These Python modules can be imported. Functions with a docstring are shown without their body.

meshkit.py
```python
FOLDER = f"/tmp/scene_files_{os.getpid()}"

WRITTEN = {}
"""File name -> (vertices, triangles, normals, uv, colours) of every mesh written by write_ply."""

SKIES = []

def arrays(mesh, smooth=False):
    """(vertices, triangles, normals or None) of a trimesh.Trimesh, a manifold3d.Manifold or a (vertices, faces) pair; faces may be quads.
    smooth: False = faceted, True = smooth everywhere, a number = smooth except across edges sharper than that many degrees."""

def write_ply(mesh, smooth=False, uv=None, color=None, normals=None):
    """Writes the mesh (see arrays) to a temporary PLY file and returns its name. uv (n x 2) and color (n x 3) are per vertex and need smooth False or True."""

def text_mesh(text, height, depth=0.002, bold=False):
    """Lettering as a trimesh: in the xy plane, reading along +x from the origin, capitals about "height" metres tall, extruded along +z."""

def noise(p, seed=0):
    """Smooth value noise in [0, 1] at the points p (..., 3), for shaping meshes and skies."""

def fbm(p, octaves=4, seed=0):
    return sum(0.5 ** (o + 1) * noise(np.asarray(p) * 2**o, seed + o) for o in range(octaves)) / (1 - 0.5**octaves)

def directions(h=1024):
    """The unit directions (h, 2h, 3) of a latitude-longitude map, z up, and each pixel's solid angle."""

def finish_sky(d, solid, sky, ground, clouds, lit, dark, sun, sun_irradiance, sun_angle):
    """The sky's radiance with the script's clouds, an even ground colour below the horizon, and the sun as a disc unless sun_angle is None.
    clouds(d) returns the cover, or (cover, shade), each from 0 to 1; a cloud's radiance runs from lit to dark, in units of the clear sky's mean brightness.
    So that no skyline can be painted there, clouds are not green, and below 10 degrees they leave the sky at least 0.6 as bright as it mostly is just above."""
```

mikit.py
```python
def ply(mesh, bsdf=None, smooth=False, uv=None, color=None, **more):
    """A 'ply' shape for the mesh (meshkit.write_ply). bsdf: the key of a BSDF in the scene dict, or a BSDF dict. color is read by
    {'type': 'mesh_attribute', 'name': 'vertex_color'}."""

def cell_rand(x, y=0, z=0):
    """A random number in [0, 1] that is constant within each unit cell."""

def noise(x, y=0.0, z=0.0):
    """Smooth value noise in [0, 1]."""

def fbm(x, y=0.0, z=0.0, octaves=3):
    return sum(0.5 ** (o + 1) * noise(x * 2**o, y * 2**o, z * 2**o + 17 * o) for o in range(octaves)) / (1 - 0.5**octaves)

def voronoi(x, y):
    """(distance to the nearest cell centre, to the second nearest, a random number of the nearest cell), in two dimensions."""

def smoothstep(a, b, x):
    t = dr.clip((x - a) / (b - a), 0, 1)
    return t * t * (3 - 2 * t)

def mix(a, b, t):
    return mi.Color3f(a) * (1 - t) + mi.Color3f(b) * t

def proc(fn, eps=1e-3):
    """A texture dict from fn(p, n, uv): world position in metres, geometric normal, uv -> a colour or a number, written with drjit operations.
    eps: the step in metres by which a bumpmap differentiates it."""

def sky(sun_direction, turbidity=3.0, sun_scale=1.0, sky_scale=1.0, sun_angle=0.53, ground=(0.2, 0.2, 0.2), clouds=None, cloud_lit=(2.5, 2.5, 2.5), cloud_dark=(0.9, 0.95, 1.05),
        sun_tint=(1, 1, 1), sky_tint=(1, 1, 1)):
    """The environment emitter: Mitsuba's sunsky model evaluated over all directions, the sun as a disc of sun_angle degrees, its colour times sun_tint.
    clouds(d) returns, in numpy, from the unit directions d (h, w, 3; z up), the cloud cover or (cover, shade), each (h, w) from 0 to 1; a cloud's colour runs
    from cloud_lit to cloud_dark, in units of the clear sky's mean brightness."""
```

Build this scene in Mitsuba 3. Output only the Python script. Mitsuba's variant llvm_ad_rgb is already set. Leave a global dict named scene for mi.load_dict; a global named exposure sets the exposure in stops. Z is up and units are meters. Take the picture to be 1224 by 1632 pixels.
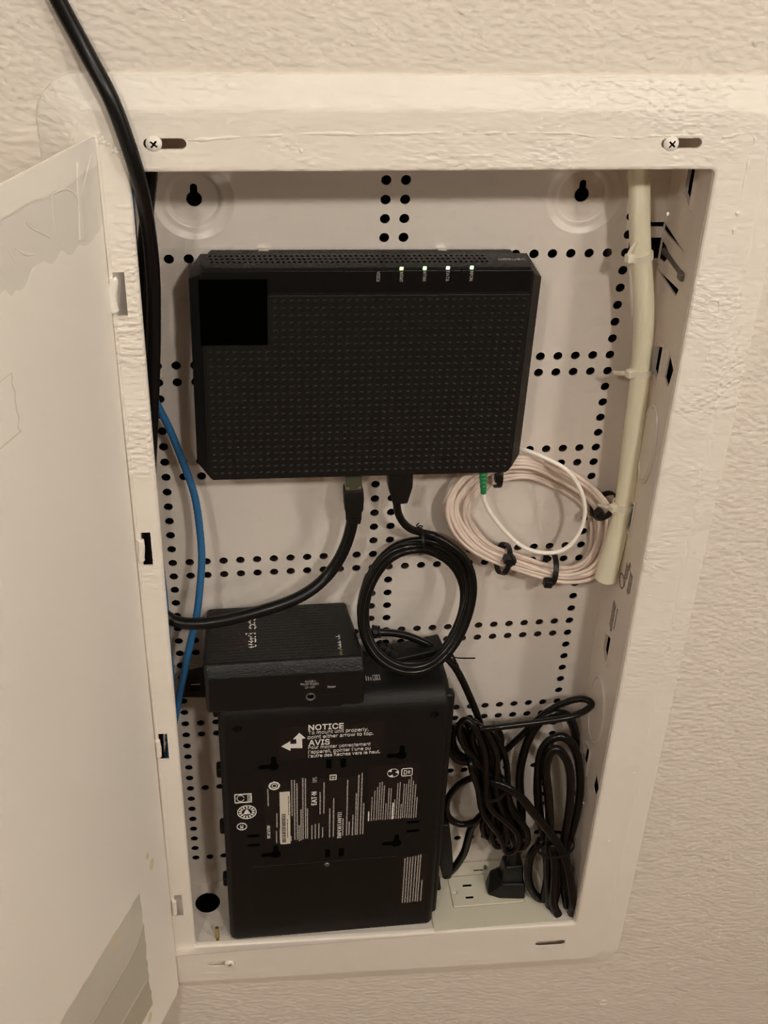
import math, random
import numpy as np
import trimesh
import manifold3d as m3
import drjit as dr
import mitsuba as mi
import mikit, meshkit
from mikit import noise, fbm, smoothstep, mix
from scipy.interpolate import CubicSpline

scene, labels = {}, {}
random.seed(7)
RNG = np.random.default_rng(7)
T = mi.ScalarTransform4f
Z0 = 1.33                       # height of the cabinet's origin above the floor; all building below is relative to it

# ------------------------------------------------------------------ camera
F = 1900.8
ROT = np.array([[0.98999, -0.13993, 0.01766], [0.06995, 0.37895, -0.92277], [0.12243, 0.91477, 0.38495]])
from scipy.spatial.transform import Rotation
ROT = Rotation.from_rotvec([0.585479, -0.1313328, -0.003543]).as_matrix() @ np.array([[1, 0, 0], [0, 0, -1], [0, 1, 0.]])
CAM = np.array([-0.109327, -0.741857, 0.267468])
_o = CAM + [0, 0, Z0]
scene['camera'] = {'type': 'perspective', 'fov': 2 * math.degrees(math.atan(612 / F)), 'fov_axis': 'x', 'near_clip': 0.02, 'far_clip': 50.0,
                   'to_world': T().look_at(origin=_o.tolist(), target=(_o + ROT[2]).tolist(), up=(-ROT[1]).tolist())}
exposure = 0.0

# ------------------------------------------------------------------ lights (globe lamps under the ceiling, built further down)
WARM = (1.0, 0.945, 0.86)
GLOBES = [((0.36, -1.50), 290.0), ((-0.62, -1.50), 180.0), ((1.20, -1.50), 135.0), ((0.45, -0.74), 18.0)]
FLOOR_LAMP = ((1.15, -1.35, 0.28), 68.0)


def at(px, py, y):
    """the point at depth y that the photograph shows at a pixel"""
    d = ROT.T @ np.array([(px - 612) / F, (py - 816) / F, 1.0])
    return CAM + d * (y - CAM[1]) / d[1]


def at_z(px, py, z):
    d = ROT.T @ np.array([(px - 612) / F, (py - 816) / F, 1.0])
    return CAM + d * (z - CAM[2]) / d[2]


# ------------------------------------------------------------------ materials
def rgb(*c):
    return {'type': 'rgb', 'value': list(c)}


def prin(name, color, rough, spec=0.5, bump=None, bscale=1.0, eps=4e-4, **kw):
    b = {'type': 'principled', 'base_color': color if isinstance(color, dict) else rgb(*color), 'roughness': rough, 'specular': spec, **kw}
    if bump is not None:
        b = {'type': 'bumpmap', 'arbitrary': mikit.proc(bump, eps), 'scale': bscale, 'bsdf': b}
    scene[name] = {'type': 'twosided', 'bsdf': b}


def wall_col(p, n, uv):
    t = fbm(p.x * 5, p.y * 5, p.z * 5, 3)
    return mix((0.74, 0.665, 0.575), (0.80, 0.725, 0.635), t)


def wall_bump(p, n, uv):
    a = fbm(p.x * 270, p.y * 270, p.z * 380, 2)
    b = fbm(p.x * 60 + 9, p.y * 60, p.z * 80, 2)
    s = smoothstep(0.86, 0.93, noise(p.x * 130 + 31, p.y * 130, p.z * 130))
    return 0.00115 * a + 0.0007 * b + 0.0006 * s


def frame_col(p, n, uv):
    z = p.z - Z0
    t = fbm(p.x * 14, p.y * 14, p.z * 14, 3)
    c = mix((0.80, 0.735, 0.645), (0.85, 0.79, 0.70), t)
    y = smoothstep(0.70, 0.76, noise(p.x * 60 + 3, p.y * 20, p.z * 42)) * smoothstep(-0.45, -0.52, z)
    return mix(c, (0.70, 0.55, 0.30), y * 0.0)


def frame_bump(p, n, uv):
    z = p.z - Z0
    a = fbm(p.x * 300, p.y * 300, p.z * 460, 2)
    b = fbm(p.x * 45 + 5, p.y * 60, p.z * 90, 2)
    k = 0.35 + 0.65 * smoothstep(-0.55, 0.0, z)
    g = 0.45 + 0.9 * smoothstep(0.40, 0.65, fbm(p.x * 13 + 4, p.y * 13, p.z * 20, 2))
    return k * g * 0.0012 * a + k * 0.0007 * b


HX, HY, DANG = -0.1774, -0.0750, math.radians(-115.0)
DC, DS = math.cos(DANG), math.sin(DANG)


def door_local(p):
    return (p.x - HX) * DC + (p.y - HY) * DS, p.z - Z0


def door_mask(p):
    """1 where the second coat of paint is missing: the old rectangle low on the door and the band along its top"""
    d, z = door_local(p)
    w = 0.003 * (noise(d * 130, z * 130, 3.0) - 0.5)
    rect = smoothstep(0.0445, 0.0455, d + w + 0.02 * (z + 0.56) * 0.2) * smoothstep(-0.4965, -0.4985, z + w * 0.6)
    rect *= smoothstep(-0.642, -0.638, z)
    rag = 0.030 * fbm(d * 55, z * 22 + 4, 1.7, 3) - 0.004
    top = smoothstep(0.001, 0.0, 0.0755 - 0.040 - rag * 1.0 - z) * (1 - smoothstep(0.0, 0.0012, z - 0.0755 + 0.012 + rag * 0.45))
    return rect, top


def door_col(p, n, uv):
    d, z = door_local(p)
    rect, top = door_mask(p)
    base = mix((0.80, 0.755, 0.68), (0.84, 0.795, 0.72), fbm(d * 12, z * 7, 0.4, 3))
    bare = mix((0.50, 0.47, 0.395), (0.58, 0.55, 0.47), fbm(d * 30, z * 20, 2.0, 3))
    # a curved line where an older coat ends inside the bare rectangle, and a strip of it further down
    curve = -0.5512 + 0.030 * dr.exp(-(d - 0.037) / 0.0095) + 0.0010 * (noise(d * 160, 3.0, 1.0) - 0.5)
    bare = mix(bare, (0.42, 0.39, 0.315), smoothstep(0.0005, -0.0005, z - curve) * 0.75)
    bare = mix(bare, (0.28, 0.25, 0.20), smoothstep(0.0010, 0.0003, dr.abs(z - curve)) * 0.7)
    bare = mix(bare, (0.62, 0.585, 0.49), smoothstep(0.0014, 0.0007, dr.abs(z + 0.6015 - 0.04 * (d - 0.05))) * smoothstep(0.048, 0.051, d) * 0.7)
    bare = mix(bare, (0.36, 0.315, 0.225), smoothstep(-0.603, -0.6045, z - 0.04 * (d - 0.05)) * smoothstep(0.1, 0.09, d) * 0.6)
    c = mix(base, bare, rect)
    c = mix(c, (0.70, 0.665, 0.60), top * 0.8)
    # torn edge of an old sticker in mid door
    st = smoothstep(0.1065, 0.1075, d + 0.003 * noise(z * 200, d * 50)) * smoothstep(-0.0535, -0.0525, z) * (1 - smoothstep(-0.0195, -0.0185, z))
    edge = smoothstep(0.1052, 0.1066, d + 0.003 * noise(z * 200, d * 50)) * smoothstep(-0.0545, -0.0535, z) * (1 - smoothstep(-0.0190, -0.0180, z))
    c = mix(c, (0.52, 0.46, 0.37), (edge - st) * 0.6)
    # yellow blotches
    q = noise(d * 70 + 2, z * 55, 8.0)
    for (a, b, r) in ((0.0225, -0.489, 0.008), (0.0275, -0.474, 0.006), (0.0855, -0.505, 0.008), (0.0512, -0.6495, 0.007), (0.108, -0.612, 0.020)):
        m = smoothstep(r, r * 0.75, dr.sqrt(dr.square(d - a) * 2.4 + dr.square(z - b)) + 0.004 * (q - 0.5))
        c = mix(c, (0.62, 0.50, 0.27), m * 0.6)
    return c


def door_rough(p, n, uv):
    rect, top = door_mask(p)
    return 0.42 - 0.12 * rect - 0.10 * top


def door_bump(p, n, uv):
    d, z = door_local(p)
    rect, top = door_mask(p)
    return 0.00035 * (1 - rect) - 0.0003 * top + 0.00016 * fbm(d * 90, z * 60, 1.0, 3) + 0.0006 * fbm(d * 14, z * 9, 2.0, 2)


def enamel_bump(p, n, uv):
    return 0.0035 * fbm(p.x * 12, p.y * 12, p.z * 6, 2) + 0.00012 * fbm(p.x * 200, p.y * 200, p.z * 200, 2)


def enamel_col(p, n, uv):
    t = fbm(p.x * 9, p.y * 9, p.z * 9, 3)
    s = smoothstep(0.80, 0.86, noise(p.x * 130, p.y * 130, p.z * 130))
    return mix(mix((0.65, 0.58, 0.515), (0.71, 0.635, 0.565), t), (0.45, 0.40, 0.36), s * 0.08)


def grain_bump(p, n, uv):
    return 0.00025 * fbm(p.x * 900, p.y * 900, p.z * 900, 2)


def conduit_col(p, n, uv):
    t = fbm(p.x * 60, p.y * 60, p.z * 9, 3)
    return mix((0.76, 0.69, 0.49), (0.85, 0.80, 0.62), t)


def fibre_col(p, n, uv):
    return mix((0.66, 0.53, 0.445), (0.78, 0.66, 0.575), fbm(p.x * 40, p.y * 40, p.z * 40, 2))


prin('wall_paint', mikit.proc(wall_col), 0.7, 0.3, wall_bump)
prin('frame_paint', mikit.proc(frame_col), 0.45, 0.45, frame_bump)
prin('door_paint', mikit.proc(door_col), mikit.proc(door_rough), 0.5, door_bump)
prin('box_enamel', mikit.proc(enamel_col), 0.33, 0.5, enamel_bump, 1.0, 1e-3)
prin('paint_flake', (0.84, 0.79, 0.71), 0.5)
prin('bare_edge', (0.33, 0.26, 0.19), 0.6)
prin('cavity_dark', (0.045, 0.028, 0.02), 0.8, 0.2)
prin('plain_white', (0.78, 0.74, 0.68), 0.8, 0.2)
prin('room_ceiling', (0.40, 0.37, 0.33), 0.8, 0.2)
prin('room_wall', (0.22, 0.18, 0.14), 0.8, 0.2)
prin('room_floor', (0.20, 0.10, 0.045), 0.6)
prin('black_plastic', (0.0058, 0.006, 0.0057), 0.40, 0.26, grain_bump, 1.0, 2e-4)
prin('black_face', (0.0065, 0.0068, 0.0065), 0.36, 0.32)
prin('black_dull', (0.0065, 0.006, 0.0055), 0.5, 0.22, grain_bump, 1.0, 2e-4)
prin('black_gloss', (0.004, 0.004, 0.0045), 0.25, 0.3)
prin('black_sticker', (0.0006, 0.0006, 0.0006), 0.9, 0.0)
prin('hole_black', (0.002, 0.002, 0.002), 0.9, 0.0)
prin('black_cord', (0.0038, 0.0036, 0.0034), 0.24, 0.28)
prin('black_jacket', (0.0045, 0.0045, 0.0045), 0.33, 0.25)
prin('blue_jacket', (0.02, 0.11, 0.25), 0.38, 0.5)
prin('fibre_jacket', mikit.proc(fibre_col), 0.45, 0.4)
prin('fibre_lead', (0.86, 0.80, 0.71), 0.4, 0.45)
prin('green_plastic', (0.012, 0.20, 0.065), 0.4)
prin('conduit_plastic', mikit.proc(conduit_col), 0.42, 0.4)
prin('tie_clear', (0.74, 0.68, 0.55), 0.35, 0.5)
prin('steel', (0.62, 0.60, 0.56), 0.32, 0.5, metallic=1.0)
prin('dark_steel', (0.20, 0.19, 0.17), 0.45, 0.5, metallic=0.8)
prin('brass', (0.55, 0.42, 0.18), 0.35, 0.5, metallic=1.0)
prin('ivory_plate', (0.64, 0.60, 0.475), 0.36, 0.5)
prin('print_white', (0.72, 0.69, 0.65), 0.6, 0.3)
prin('print_grey', (0.33, 0.305, 0.285), 0.6, 0.3)
prin('print_dark', (0.12, 0.105, 0.09), 0.6, 0.2)
prin('print_red', (0.055, 0.009, 0.006), 0.6, 0.3)
prin('label_black', (0.007, 0.0045, 0.0045), 0.5, 0.4)
prin('barcode_paper', (0.62, 0.57, 0.49), 0.6, 0.3)
prin('plug_clear', (0.05, 0.06, 0.04), 0.2, 0.6)

PLY = {}


def add(name, mesh, mat, smooth=False, parent=None, label=None, cat=None, group=None, kind=None, emit=None):
    key = name if parent is None else parent + '__' + name
    base, k = key, 0
    while key in scene or key in labels_used:
        k += 1
        key = f'{base}_{k:03d}'
    if hasattr(mesh, 'to_mesh'):
        mm = mesh.to_mesh()
        mesh = trimesh.Trimesh(np.array(mm.vert_properties[:, :3], float), np.array(mm.tri_verts), process=False)
    mesh = mesh.copy()
    mesh.apply_translation([0, 0, Z0])
    more = {}
    if emit is not None:
        more['emitter'] = {'type': 'area', 'radiance': rgb(*emit)}
    scene[key] = mikit.ply(mesh, mat, smooth=smooth, **more)
    tag(key, label, cat, group, kind)
    return key


labels_used = set()


def tag(key, label=None, cat=None, group=None, kind=None):
    d = {k: v for k, v in (('label', label), ('category', cat), ('group', group), ('kind', kind)) if v}
    if d:
        labels[key] = {**labels.get(key, {}), **d}


def thing(name, label, cat, group=None):
    base, k, key = name, 0, name
    while key in labels_used or key in scene:
        k += 1
        key = f'{base}_{k:03d}'
    labels_used.add(key)
    tag(key, label, cat, group)
    return key


# ------------------------------------------------------------------ mesh helpers
def man(mesh):
    return m3.Manifold(m3.Mesh(np.asarray(mesh.vertices, np.float32), np.asarray(mesh.faces, np.uint32)))


def tri(m):
    mm = m.to_mesh()
    return trimesh.Trimesh(np.array(mm.vert_properties[:, :3], float), np.array(mm.tri_verts), process=False)


def box(x0, x1, y0, y1, z0, z1):
    return m3.Manifold.cube((x1 - x0, y1 - y0, z1 - z0)).translate((x0, y0, z0))


def rbox(x0, x1, y0, y1, z0, z1, r, seg=12):
    s = m3.Manifold.sphere(r, seg)
    return m3.Manifold.batch_hull([s.translate((x, y, z)) for x in (x0 + r, x1 - r) for y in (y0 + r, y1 - r) for z in (z0 + r, z1 - r)])


def join(ms):
    return trimesh.util.concatenate([tri(m) if hasattr(m, 'to_mesh') else m for m in ms])


def hull(pts):
    return m3.Manifold.hull_points(np.asarray(pts, np.float32))


def prism(poly, axis, a, b):
    """poly: list of (u, v). axis 'y': u=x v=z ; 'x': u=y v=z ; 'z': u=x v=y ; extruded from a to b along the axis"""
    polys = poly if isinstance(poly[0][0], (list, tuple, np.ndarray)) else [poly]
    cs = m3.CrossSection([np.asarray(q, float) for q in polys], m3.FillRule.EvenOdd)
    m = m3.Manifold.extrude(cs, b - a)
    if axis == 'z':
        return m.translate((0, 0, a))
    if axis == 'y':      # (u, v, w) -> (u, w, v) mirrored back
        M = np.array([[1, 0, 0, 0], [0, 0, 1, a], [0, 1, 0, 0]], float)
    else:
        M = np.array([[0, 0, 1, a], [1, 0, 0, 0], [0, 1, 0, 0]], float)
    return m.transform(M)


def circle(cx, cy, r, n=14):
    t = np.arange(n) * 2 * np.pi / n
    return np.stack([cx + r * np.cos(t), cy + r * np.sin(t)], 1)


def rrect(x0, x1, z0, z1, r, n=6):
    out = []
    for cx, cz, a in ((x1 - r, z1 - r, 0), (x0 + r, z1 - r, 90), (x0 + r, z0 + r, 180), (x1 - r, z0 + r, 270)):
        for k in range(n + 1):
            t = math.radians(a + 90 * k / n)
            out.append((cx + r * math.cos(t), cz + r * math.sin(t)))
    return np.array(out)


def slot(x0, x1, z0, z1, n=6):
    r = min(x1 - x0, z1 - z0) / 2 * 0.999
    return rrect(x0, x1, z0, z1, r, n)


def spline(pts, step=0.0025, closed=False):
    p = np.asarray(pts, float)
    if closed:
        p = np.vstack([p, p[:1]])
    s = np.r_[0, np.cumsum(np.maximum(np.linalg.norm(np.diff(p, axis=0), axis=1), 1e-6) ** 0.5)]
    c = CubicSpline(s, p, bc_type='periodic' if closed else 'natural')
    n = max(8, int(np.linalg.norm(np.diff(p, axis=0), axis=1).sum() / step))
    q = c(np.linspace(0, s[-1], n))
    return q[:-1] if closed else q


def sweep(path, r, sides=12, flat=1.0, closed=False, capround=True):
    """a tube along a path; r a number or one per point; flat < 1 squashes it across its frame's second axis"""
    p = np.asarray(path, float)
    n = len(p)
    t = np.gradient(p, axis=0) if not closed else np.roll(p, -1, 0) - np.roll(p, 1, 0)
    t /= np.linalg.norm(t, axis=1, keepdims=True) + 1e-12
    a = np.cross(t[0], [0, 1, 0.01])
    a /= np.linalg.norm(a)
    A = []
    for k in range(n):
        a = a - t[k] * np.dot(a, t[k])
        a /= np.linalg.norm(a)
        A.append(a)
    A = np.array(A)
    B = np.cross(t, A)
    r = np.broadcast_to(np.asarray(r, float), (n,))
    ang = np.arange(sides) * 2 * np.pi / sides
    v = p[:, None] + r[:, None, None] * (np.cos(ang)[None, :, None] * A[:, None] + flat * np.sin(ang)[None, :, None] * B[:, None])
    v = v.reshape(-1, 3)
    f = []
    m = n if closed else n - 1
    for i in range(m):
        i2 = (i + 1) % n
        j = np.arange(sides)
        j2 = (j + 1) % sides
        f.append(np.stack([i * sides + j, i * sides + j2, i2 * sides + j2], 1))
        f.append(np.stack([i * sides + j, i2 * sides + j2, i2 * sides + j], 1))
    f = np.vstack(f)
    if not closed:
        v = np.vstack([v, p[0], p[-1]])
        j = np.arange(sides)
        j2 = (j + 1) % sides
        f = np.vstack([f, np.stack([j2, j, j * 0 + n * sides], 1), np.stack([(n - 1) * sides + j, (n - 1) * sides + j2, j * 0 + n * sides + 1], 1)])
    return trimesh.Trimesh(v, f, process=False)


def px(path):
    return [at(*q) for q in path]


def cord(path, r, sides=12, flat=1.0, step=0.0025):
    return sweep(spline(px(path), step), r, sides, flat)


def lathe(profile, origin, axis=(0, 0, 1), seg=28):
    """profile: (radius, height) pairs along the axis"""
    profile = list(profile)
    if tuple(profile[0]) != tuple(profile[-1]):
        profile.append(profile[0])
    m = trimesh.creation.revolve(np.asarray(profile, float), sections=seg)
    if m.volume < 0:
        m.invert()
    m.apply_transform(trimesh.geometry.align_vectors([0, 0, 1], axis))
    m.apply_translation(origin)
    return m


FRONT = (np.array([1., 0, 0]), np.array([0, 0, 1.]), np.array([0, -1., 0]))      # reading to the right on a face towards the room
UPWARD = (np.array([0, 0, 1.]), np.array([-1., 0, 0]), np.array([0, -1., 0]))    # reading upwards on it
DOWNWARD = (np.array([0, 0, -1.]), np.array([1., 0, 0]), np.array([0, -1., 0]))


def lettering(text, start, length, cap, basis, depth=0.0004, bold=False):
    """text from the start point, fitted to a length, capitals cap tall"""
    m = meshkit.text_mesh(text, cap, depth, bold)
    lo, hi = m.bounds[0][0], m.bounds[1][0]
    v = np.array(m.vertices)
    v[:, 0] = (v[:, 0] - lo) * (length / (hi - lo))
    u, w, n = basis
    m.vertices = np.asarray(start) + v[:, :1] * u + v[:, 1:2] * w + v[:, 2:] * n
    return m


def lean(mesh):
    m = tri(mesh) if hasattr(mesh, 'to_mesh') else mesh.copy()
    v = np.array(m.vertices)
    v[:, 0] += 0.042 * np.clip(v[:, 1], -0.1, 0.02)
    m.vertices = v
    return m


def warp(mesh):
    """the frame is not quite parallel to the box: its lower right stands out a little further"""
    m = tri(mesh) if hasattr(mesh, 'to_mesh') else mesh
    v = np.array(m.vertices)
    s = (0.106 - v[:, 2]) / 0.75
    v[:, 1] -= 0.03 * v[:, 0] * s
    m.vertices = v
    return m


# ================================================================== THE SETTING
WY = -0.066          # the plaster's face
hole = rrect(-0.190, 0.196, -0.650, 0.090, 0.004, 3)
outer = np.array([(-1.7, -Z0), (1.9, -Z0), (1.9, 0.98), (-1.7, 0.98)])
wallm = prism([outer, hole], 'y', WY, WY + 0.013)
add('wall_back', wallm, 'wall_paint', label='cream painted plaster wall with a roller texture around the cabinet', kind='structure')
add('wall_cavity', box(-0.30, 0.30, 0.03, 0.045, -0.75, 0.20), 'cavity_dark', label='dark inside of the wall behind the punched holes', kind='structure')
add('floor', box(-1.7, 1.9, -3.2, 0, -Z0 - 0.02, -Z0), 'room_floor', label='brown floor of the room', kind='structure')
add('ceiling', box(-1.7, 1.9, -3.2, 0, 0.98, 1.00), 'room_ceiling', label='plain white ceiling', kind='structure')
add('wall_left', box(-1.72, -1.7, -3.2, 0, -Z0, 0.98), 'room_wall', label='plain wall to the left', kind='structure')
add('wall_right', box(1.9, 1.92, -3.2, 0, -Z0, 0.98), 'room_wall', label='plain wall to the right', kind='structure')
add('wall_front', box(-1.7, 1.9, -3.22, -3.2, -Z0, 0.98), 'room_wall', label='plain wall opposite the cabinet', kind='structure')
for i, ((lx, ly), power) in enumerate(GLOBES):
    side = ('middle one of the far row', 'left one of the far row', 'right one of the far row', 'one nearest the cabinet')[i]
    t = thing('globe_lamp', f'lit round globe lamp under the ceiling, {side}', 'ceiling lamp', 'globe lamps')
    add('mount', lathe([(0.0005, 0.0), (0.045, 0.0), (0.043, -0.010), (0.022, -0.014), (0.022, -0.030), (0.0005, -0.030)], (lx, ly, 0.98)), 'plain_white', 30, t)
    scene[t + '__globe'] = {'type': 'sphere', 'center': [lx, ly, 0.98 - 0.084 + Z0], 'radius': 0.056, 'emitter': {'type': 'area', 'radiance': rgb(*(power * c for c in WARM))}}

(lx, ly, lz), power = FLOOR_LAMP
t = thing('floor_lamp', 'lit globe floor lamp standing in the room to the right of the viewer', 'lamp')
add('base', lathe([(0.0005, -Z0), (0.14, -Z0), (0.14, -Z0 + 0.012), (0.125, -Z0 + 0.02), (0.0005, -Z0 + 0.02)], (lx, ly, 0)), 'dark_steel', 30, t)
add('pole', lathe([(0.0005, -Z0 + 0.018), (0.011, -Z0 + 0.018), (0.011, lz - 0.085), (0.035, lz - 0.080), (0.035, lz - 0.066), (0.0005, lz - 0.066)], (lx, ly, 0)), 'dark_steel', 30, t)
scene[t + '__globe'] = {'type': 'sphere', 'center': [lx, ly, lz + Z0], 'radius': 0.07, 'emitter': {'type': 'area', 'radiance': rgb(*(power * c for c in WARM))}}

# ================================================================== MEDIA CABINET
U = 0.0127
cab = thing('media_cabinet', 'white recessed metal wiring cabinet with perforated back and painted frame, standing open', 'cabinet')
XL, XR, ZT, ZB = -0.182, 0.182, 0.082, -0.632


def gx(c):
    return (c - 12.5) * U


holes = set()
for r in range(0, 48):
    holes.add((0, r)); holes.add((25, r))
for r in (2, 8, 9, 14, 15, 21, 22, 27, 28, 34, 35, 40, 47):
    for c in range(1, 25):
        holes.add((c, r))
for r in range(-2, 48):
    holes.add((12, r)); holes.add((13, r))
for c in range(23, 26):
    pass
polys = [np.array([(XL, ZB), (XR, ZB), (XR, ZT), (XL, ZT)])]
KEYS = [at(309, 318, 0)[[0, 2]], at(931, 311, 0)[[0, 2]]]
KEYS = [(k[0], k[1] - 0.000) for k in KEYS]
for c, r in sorted(holes):
    x, z = gx(c), -r * U
    if any(math.hypot(x - kx, z - kz) < 0.03 for kx, kz in KEYS):
        continue
    polys.append(circle(x, z, 0.0033, 14))
DR = 0.0255
for kx, kz in KEYS:
    polys.append(circle(kx, kz - 0.001, DR, 40))
# the punched bracket opening at the right edge
back = prism(polys, 'y', 0.0, 0.0012)
back = back - box(0.158, 0.20, -0.01, 0.01, -0.0075, -0.0042) - box(0.160, 0.2, -0.01, 0.01, -0.0300, -0.0150)
bp = add('back_panel', back, 'box_enamel', False, cab)
for kx, kz in KEYS:
    prof = [(DR, 0.0), (DR - 0.0008, 0.0002), (DR - 0.0035, 0.0016), (DR - 0.0055, 0.0022), (0.0185, 0.0022), (0.0170, 0.0030), (0.0155, 0.0048), (0.0140, 0.0052), (0.0005, 0.0052), (0.0005, 0.0064), (0.0145, 0.0064), (0.0165, 0.0056), (0.0185, 0.0034), (DR - 0.0055, 0.0034), (DR - 0.003, 0.0028), (DR, 0.0012), (DR, 0.0)]
    dish = man(lathe(prof, (0, 0, 0), (0, 1, 0), 48)).translate((kx, 0, kz - 0.001))
    key = m3.Manifold.batch_boolean([prism(circle(kx, kz - 0.0015, 0.0050, 20), 'y', -0.01, 0.02), prism(slot(kx - 0.0023, kx + 0.0023, kz - 0.002, kz + 0.0085), 'y', -0.01, 0.02)], m3.OpType.Add)
    add('mounting_dimple', dish - key, 'box_enamel', 35, bp)

# side panels
add('side_panel', box(XL - 0.0012, XL, -0.062, 0.0, ZB, ZT), 'box_enamel', False, cab)
sp = [np.array([(0.0, ZB), (0.0, ZT), (-0.0715, ZT), (-0.0715, 0.0), (-0.0765, ZB)])]


def wslot(y, z, w=0.0125, h=0.026):
    return np.array([(y + w / 2, z - h / 2 + 0.004), (y + w / 2, z + h / 2 - 0.005), (y - w / 2, z + h / 2), (y - w / 2, z - h / 2 + 0.000)])


SLOTS = [(-0.0385, 0.036), (-0.0370, -0.0885), (-0.0358, -0.2155), (-0.0372, -0.3405), (-0.0340, -0.4660), (-0.0340, -0.5660)]
for y, z in SLOTS:
    sp.append(wslot(y, z))
for y, z in ((-0.0597, -0.0850), (-0.0670, -0.4665)):
    sp.append(np.array([(y + 0.0065, z - 0.0075), (y + 0.0050, z + 0.0110), (y - 0.0075, z + 0.0045), (y - 0.0035, z - 0.0105)]))
# slits and opening of the spring bracket
sp.append(np.array([(-0.001, -0.0042), (-0.001, -0.0086), (-0.012, -0.0088), (-0.0470, -0.0068), (-0.012, -0.0046)]))
sp.append(np.array([(-0.001, -0.0352), (-0.012, -0.0352), (-0.0500, -0.0312), (-0.0470, -0.0372), (-0.012, -0.0368)]))
sp.append(np.array([(-0.001, -0.0158), (-0.0120, -0.0160), (-0.0185, -0.0180), (-0.0500, -0.0185), (-0.0500, -0.0218), (-0.0185, -0.0225), (-0.0140, -0.0270), (-0.001, -0.0290)]))
side = add('side_panel', lean(prism(sp, 'x', XR, XR + 0.0012)), 'box_enamel', False, cab)
for y, z in SLOTS:      # punched rims around the slots
    w = wslot(y, z, 0.0160, 0.0310)
    add('slot_rim', lean(prism([w, wslot(y, z)], 'x', XR - 0.0014, XR + 0.0002)), 'box_enamel', False, side)
for (yc, zc, ry, rz) in ((-0.0465, -0.1490, 0.0140, 0.0300), (-0.0380, -0.4080, 0.0200, 0.0320)):
    t = np.linspace(0, 2 * np.pi, 57)[:-1]
    ring = np.stack([np.full_like(t, XR - 0.0002), yc + ry * np.cos(t), zc + rz * np.sin(t)], 1)
    add('knockout', lean(join([sweep(ring, 0.0016, 8, closed=True), prism(np.stack([yc + (ry - 0.002) * np.cos(t), zc + (rz - 0.002) * np.sin(t)], 1), 'x', XR - 0.0012, XR + 0.0002)])), 'box_enamel', 40, side)
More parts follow.
